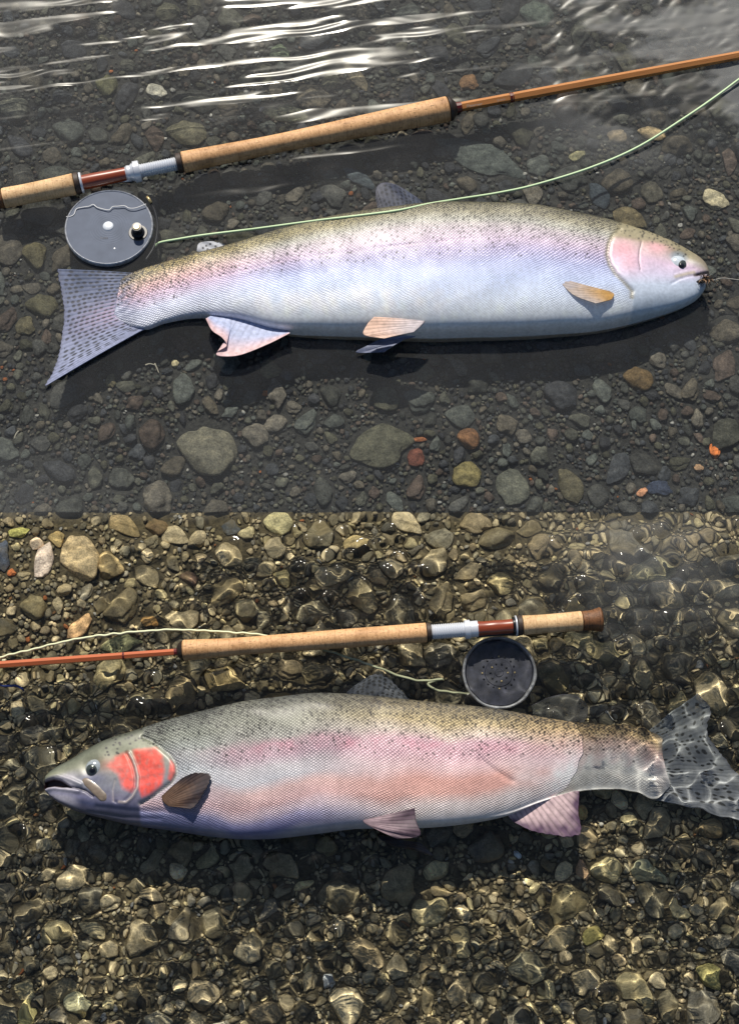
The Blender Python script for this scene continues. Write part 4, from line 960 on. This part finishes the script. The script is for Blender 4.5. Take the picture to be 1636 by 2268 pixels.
AX2 = (402, 1441, 1333, 1372); Z2 = 0.012
R2 = thing('fly_rod', P(800, 1410, Z2), 'amber cane fly rod with dark flared cork butt, over the rosy trout', 'fishing rod')
lathe('butt_cap', AX2, capped([(1288, 21.5)] + dense([(1292, 21.5), (1306, 22), (1320, 25), (1328, 27.5)]) + [(1332, 26)]), Z2, M_BURL, R2)
lathe('butt_grip', AX2, capped([(1156, 21.5)] + dense([(1160, 21.5), (1200, 20.5), (1250, 21), (1286, 22)]) + [(1288, 22)]), Z2, M_CORK2, R2)
lathe('cork_ring', AX2, capped([(1145, 22.5), (1156, 22.5)]), Z2, M_RUBBER, R2)
lathe('hood_ring', AX2, capped([(1140, 23), (1144, 23)], .8), Z2, M_STEEL, R2)
lathe('cork_ring', AX2, capped([(1134, 20), (1140, 20)], .8), Z2, M_BLACK, R2)
lathe('reel_seat', AX2, dense([(1056, 16.5), (1075, 15.5), (1095, 16), (1115, 15.5), (1136, 16)]), Z2, M_WOOD, R2)
lathe('sliding_hood', AX2, capped([(1040, 18), (1058, 18)], 1), Z2, M_STEEL, R2)
lathe('locking_ring', AX2, capped([(1028, 21), (1041, 21)], 1), Z2, M_STEEL, R2)
lathe('screw_thread', AX2, thread_prof(955, 1029, 17), Z2, M_STEEL, R2)
lathe('cork_ring', AX2, capped([(944, 21), (955, 21)]), Z2, M_RUBBER, R2)
lathe('fore_grip', AX2, capped([(405, 22)] + dense([(409, 23.5), (440, 22), (520, 19.5), (640, 20), (800, 21), (930, 21.5), (942, 21.5)]) + [(944, 21.5)]), Z2, M_CORK, R2, seg=56)
lathe('winding_check', AX2, capped([(392, 10), (397, 17), (405, 22)], .8), Z2, M_CHECK, R2)
AX2b = (-60, 1477, 396, 1443.5)
lathe('rod_blank', AX2b, [(-60, 8.4), (200, 8.2), (396, 7.4)], Z2, M_CANE2, R2, 6, False)
lathe('thread_wrap', AX2b, [(386, 8.2), (396, 8.2)], Z2, M_WRAP, R2, 12, False)
lathe('thread_wrap', AX2b, [(272, 8.6), (276, 8.6)], Z2, M_WRAP, R2, 12, False)

def text_on(s, vx, vy, size_px, ang, z, mat, parent, name='lettering', shear=0.3):
    cu = bpy.data.curves.new(name, 'FONT'); cu.body = s; cu.align_x = 'CENTER'; cu.align_y = 'CENTER'; cu.size = size_px * pxs(vx, vy); cu.extrude = 0.00008; cu.shear = shear; cu.resolution_u = 3
    t = bpy.data.objects.new('tmp', cu); C.objects.link(t); dg = bpy.context.evaluated_depsgraph_get()
    me = bpy.data.meshes.new_from_object(t.evaluated_get(dg)); bpy.data.objects.remove(t); me.materials.clear()
    c = P(vx, vy, z); me.transform(Matrix.Translation(Vector(c)) @ Matrix.Rotation(ang, 4, 'Z')); me.name = name
    return link(name, me, mat, parent)
zt1 = Z1 + 10.4 * pxs(1050, 230) * math.cos(math.pi / 6) + .0003
text_on('Shearner', 1049, 232.5, 10, math.atan2(128.5, 692 / 1.0), zt1, M_INK, R1)
text_on('21419', 1109, 221.5, 7.5, math.atan2(128.5, 692), zt1, M_INK, R1, shear=0)

# ------------------------------------------------------------------ reels
def ring_lathe(name, c, tilt, prof, mat, parent, seg=96, smooth=True):
    """turned about the upright axis at c; prof: (radius, height) in metres"""
    th = np.linspace(0, 2 * math.pi, seg, endpoint=False); pr = np.array(prof)
    V = np.stack([pr[:, 0][:, None] * np.cos(th), pr[:, 0][:, None] * np.sin(th), np.broadcast_to(pr[:, 1][:, None], (len(pr), seg))], -1)
    V = V.reshape(-1, 3) @ tilt.T + c
    me = raw_mesh(name, V, grid_faces(len(pr), seg, True), smooth)
    bm = bmesh.new(); bm.from_mesh(me); bmesh.ops.recalc_face_normals(bm, faces=bm.faces[:])
    for e in bm.edges:
        if len(e.link_faces) == 2 and e.calc_face_angle(0) > 0.5: e.smooth = False
    bm.to_mesh(me); bm.free(); return link(name, me, mat, parent)
def rotm(ax, ang): return np.array(Matrix.Rotation(ang, 3, ax))
s1 = pxs(242, 503); c1 = P(242, 503, 0.003); T1 = rotm('X', math.radians(-2.2)) @ rotm('Y', math.radians(1.5))
RL1 = thing('fly_reel', c1, 'blue-grey fly reel with round solid face plate, white hub and gold-topped knob', 'fishing reel')
r = 97 * s1
pr = [(0.0001, .0006)] + [(a * s1, .0006 + .00007 * math.cos(a * 1.15) * (a > 13 and a < 46)) for a in np.arange(12, 50, .9)] + [(60 * s1, .0006), (r * .97, .0004), (r * .975, -.0012)]
ring_lathe('face_plate', c1, T1, pr, M_REEL, RL1)
ring_lathe('rim', c1, T1, [(r * .965, -.004), (r * .967, .0010), (r * .985, .0018), (r, .0006), (r * 1.002, -.006), (r * .97, -.006)], M_RIM, RL1)
ring_lathe('frame', c1, T1, [(r * .95, -.006), (r * .96, -.012), (r * .99, -.013), (r * .99, -.03), (r * .9, -.032), (.0001, -.032)], M_REELD, RL1)
dome('hub_cap', 240, 501, 12, .0036, .0022, M_WHITEM, RL1)
kb = P(306, 515, 0.0035)
kn = ring_lathe('knob', kb, T1, [(0.0001, 0), (.0095, 0), (.0092, .002), (.0068, .003), (.0062, .008), (.0070, .013), (.0066, .0145), (.0001, .0146)], M_BLACK, RL1, 32)
ring_lathe('knob_screw', kb + np.array([0, 0, .0144]), T1, [(.0001, .0012), (.0038, .0011), (.0048, .0004), (.005, -.001)], M_BRASS, kn, 24)
ring_lathe('knob_plate', kb - np.array([0, 0, .0008]), T1, [(.0001, .0012), (.0125, .0012), (.0132, 0), (.0132, -.002)], M_BLACK, RL1, 40)
for a, b_ in ((266, 557), (240, 541)):
    pass
dome('rivet', 254, 551, 3.4, .0040, .0008, M_RIM, RL1)
text_on('Reels', 231, 527, 8, .02, .0046, M_INK2, RL1, 'engraving', 0)
text_on('No.2', 231, 557, 7, .02, .0046, M_RIM, RL1, 'engraving', 0)
A = P(300, 598, .0); 
foot = tube(spline(np.array([P(196, 414, -.002), P(226, 407, -.004), P(262, 402, -.003), P(292, 397, .001)]), 24), .0032, 10); link('reel_foot', raw_mesh('reel_foot', *foot), M_STEEL, RL1)
gd = tube(spline(np.array([P(330, 440, -.004), P(344, 470, -.006), P(349, 505, -.008), P(342, 545, -.008), P(322, 578, -.006)]), 30), .0022, 10); link('line_guard', raw_mesh('line_guard', *gd), M_REELD, RL1)
br = tube(np.array([P(326, 436, .001), P(330, 441, .001), P(335, 449, .001)]), .0021, 8); link('guard_post', raw_mesh('guard_post', *br), M_BRASS, RL1)
# white tube stands in for the glint where water creeps over the face plate
mw = [(147, 480), (158, 479), (165, 474), (170, 463), (185, 459), (198, 457), (207, 453), (215, 459), (228, 463), (242, 465), (250, 458), (262, 457), (276, 456), (286, 461), (300, 461), (314, 456), (324, 452)]
MB = simple('white_meniscus_glint', (0.8, 0.8, 0.8), 0.4)
mp = spline(np.array(mw, float), 120); tubeV = tube(P(mp[:, 0], mp[:, 1], .0046), .0006, 8)
link('water_edge_glint', raw_mesh('water_edge_glint', *tubeV), MB, None, kind='structure')

s2 = pxs(1105, 1489); c2 = P(1105, 1489, -0.011); T2 = rotm('X', math.radians(3.0)) @ rotm('Y', math.radians(-1.0)); r = 82.5 * s2
RL2 = thing('fly_reel', c2, 'black fly reel lying back up with worn silver rim and rivet holes', 'fishing reel')
ring_lathe('rim', c2, T2, [(r * .9, -.012), (r * .915, -.001), (r * .93, .0008), (r * .965, .0018), (r * .99, .0008), (r * 1.0, -.001), (r * .985, -.006)], M_RIM, RL2)
ring_lathe('frame', c2, T2, [(r * .985, -.005), (r * 1.0, -.012), (r * 1.0, -.028), (r * .9, -.034), (.0001, -.034)], M_REELD, RL2)
ring_lathe('back_plate', c2, T2, [(.0001, -.0035), (r * .1, -.0035), (r * .12, -.0045), (r * .36, -.0045), (r * .38, -.0055), (r * .88, -.006), (r * .905, -.009)], simple('scuffed_black_plate', tuple(lin(62, 64, 78)), 0.5, 0.0, nscale=160, namt=0.5), RL2)
for i in range(26):
    if i < 10: rr_, a = r * .24, i * 2 * math.pi / 10
    else: rr_, a = r * .44, i * 2 * math.pi / 16
    q = np.array([rr_ * math.cos(a), rr_ * math.sin(a), -.0042 if i < 10 else -.0052]) @ T2.T + c2
    ring_lathe('rivet', q, T2, [(.0001, .0009), (.0009, .0008), (.0013, .0002), (.0013, -.001)], M_BLACK if i % 4 else M_BRASS, RL2, 12)
ft2 = tube(spline(np.array([P(1055, 1408, .002), P(1090, 1404, -.001), P(1120, 1403, -.001), P(1150, 1404, .003)]), 24), .003, 10); link('reel_foot', raw_mesh('reel_foot', *ft2), M_REELD, RL2)

# ------------------------------------------------------------------ lines, fly
def line(name, pts, r_px, mat, n=200, parent=None, wig=0.0, seed=0):
    p = spline(np.array(pts, float), n); W = P(p[:, 0], p[:, 1], p[:, 2])
    if wig:
        rr = np.random.default_rng(seed); W[:, :2] += wig * np.stack([noise2(p[:, 0], p[:, 1], 40, seed, 2), noise2(p[:, 0], p[:, 1], 37, seed + 1, 2)], -1)
    s = pxs(float(p[:, 0].mean()), float(p[:, 1].mean())); V, F = tube(W, r_px * s, 10); return link(name, raw_mesh(name, V, F), mat, parent)
l1 = line('fly_line', [(345, 548, -.004), (352, 538, -.001), (400, 529, .003), (450, 521, .005), (532, 511, .006), (573, 506, .012), (707, 488, .024), (800, 477, .030), (882, 466, .030), (948, 452, .026), (1022, 440, .018), (1104, 427, .010), (1186, 409, .006), (1308, 371, .005), (1413, 325, .005), (1518, 259, .005), (1585, 213, .005), (1636, 175, .005), (1700, 128, .005)], 2.7, M_LINE)
l1['label'] = 'pale green fly line curving from the blue-grey reel to the upper right edge'; l1['category'] = 'fishing line'
l2 = line('fly_line', [(-60, 1468, .006), (0, 1456, .006), (122, 1426, .006), (180, 1414, .006), (245, 1405, .006), (350, 1396, .005), (420, 1396, .005), (500, 1400, .004), (573, 1406, .002), (640, 1420, -.006), (721, 1440, -.006), (777, 1458, -.006), (847, 1482, -.007), (882, 1496, -.007), (917, 1506, -.007), (950, 1507, -.007), (982, 1504, -.007), (962, 1508, -.008), (947, 1515, -.008), (969, 1528, -.01), (1022, 1536, -.012), (1040, 1537, -.014)], 2.6, M_LINE2, 320, wig=.0006, seed=5)
l2['label'] = 'cream fly line passing under the cork grip to the black reel'; l2['category'] = 'fishing line'
ld = line('leader', [(1560, 622, .012), (1580, 620, .010), (1600, 616, .006), (1636, 620, .004), (1700, 626, .004)], .9, M_NYLON, 60)
ld['label'] = 'thin clear leader running from the fly to the right edge'; ld['category'] = 'leader'
FL = thing('fishing_fly', P(1560, 622, .005), 'small dark feathered fly hooked in the mouth of the silver trout', 'fishing fly')
M_FLY = simple('black_feather', tuple(lin(34, 28, 26)), 0.6); M_FLY2 = simple('brown_hackle', tuple(lin(150, 120, 92)), 0.6)
V, F = tube(P(np.linspace(1540, 1576, 12), np.linspace(625, 617, 12), h1(1545, 618) * .75 + .007), 5.5 * s1, 10, np.interp(np.linspace(0, 1, 12), [0, .3, .8, 1], [.3, 1, .8, .3])); link('fly_body', raw_mesh('fly_body', V, F), M_FLY, FL)
rf_ = np.random.default_rng(3)
for nm, mt, cnt, L in (('wing', M_FLY, 30, 26), ('hackle', M_FLY2, 18, 17)):
    parts = []
    for i in range(cnt):
        a = rf_.uniform(-2.6, 2.6); x0 = rf_.uniform(1552, 1570); q0 = P(x0, 620, .02); q1 = P(x0 + L * math.cos(a) * rf_.uniform(.5, 1), 621 + L * math.sin(a) * rf_.uniform(.5, .9), .012 + rf_.uniform(0, .014)); qm = (q0 + q1) / 2 + np.array([0, 0, .004])
        parts.append(tube(np.array([q0, qm, q1]), .0007, 5, np.array([1, .8, .3])))
    link(nm, raw_mesh(nm, *join(parts)), mt, FL)
hk = tube(spline(np.array([P(1566, 622, .01), P(1552, 632, .012), P(1540, 634, .012), P(1534, 626, .014), P(1538, 620, .016)]), 20), .0006, 6); link('hook', raw_mesh('hook', *hk), M_STEEL, FL)
M_TW = simple('bleached_twig', tuple(lin(214, 208, 190)), .7)
for pts, lab in (([(322, 809), (332, 806), (343, 808)], 'short pale twig lying flat under the root of the tail of the silver trout'), ([(343, 805), (347, 814), (352, 826)], 'pale twig pointing down, right of the flat pale twig'),
                 ([(42, 954), (36, 962), (33, 972)], 'thin white splinter near the left edge of the dark gravel'), ([(732, 1052 - 720), (738, 338), (744, 345)], 'tiny pale sliver in the gravel above the middle of the fly line')):
    q_ = spline(np.array(pts, float), 10); w_ = Pbed(q_[:, 0], q_[:, 1], .006)
    t_ = link('twig', raw_mesh('twig', *tube(w_, 2.0 * pxs(pts[0][0], pts[0][1]), 8, np.linspace(1, .5, 10))), M_TW); t_['label'] = lab; t_['category'] = 'twig'; t_['group'] = 'pale twigs on the riverbed'
# blue line end at the left edge
bl = line('blue_thread', [(-40, 1512, -.004), (0, 1516, -.006), (22, 1519, -.008), (44, 1522, -.012), (52, 1528, -.02)], 3.0, simple('blue_braid', tuple(lin(36, 62, 150)), .4), 60, wig=.001, seed=9)
bl['label'] = 'short dark blue cord entering at the left edge under the amber rod'; bl['category'] = 'cord'
#__END__


for o in sc.objects:
    if o.type == 'MESH' and not o.name.startswith('water'): o.cycles.is_caustics_receiver = True
    if o.parent is None and o.type in ('MESH', 'EMPTY'):
        o.location = o.location * 10; o.scale = o.scale * 10
for m in bpy.data.materials:
    for n in m.node_tree.nodes:
        if n.type == 'TEX_NOISE' and n.inputs['Vector'].is_linked and n.inputs['Vector'].links[0].from_node.type == 'NEW_GEOMETRY': n.inputs['Scale'].default_value /= 10
        if n.type == 'BUMP': n.inputs['Distance'].default_value *= 10
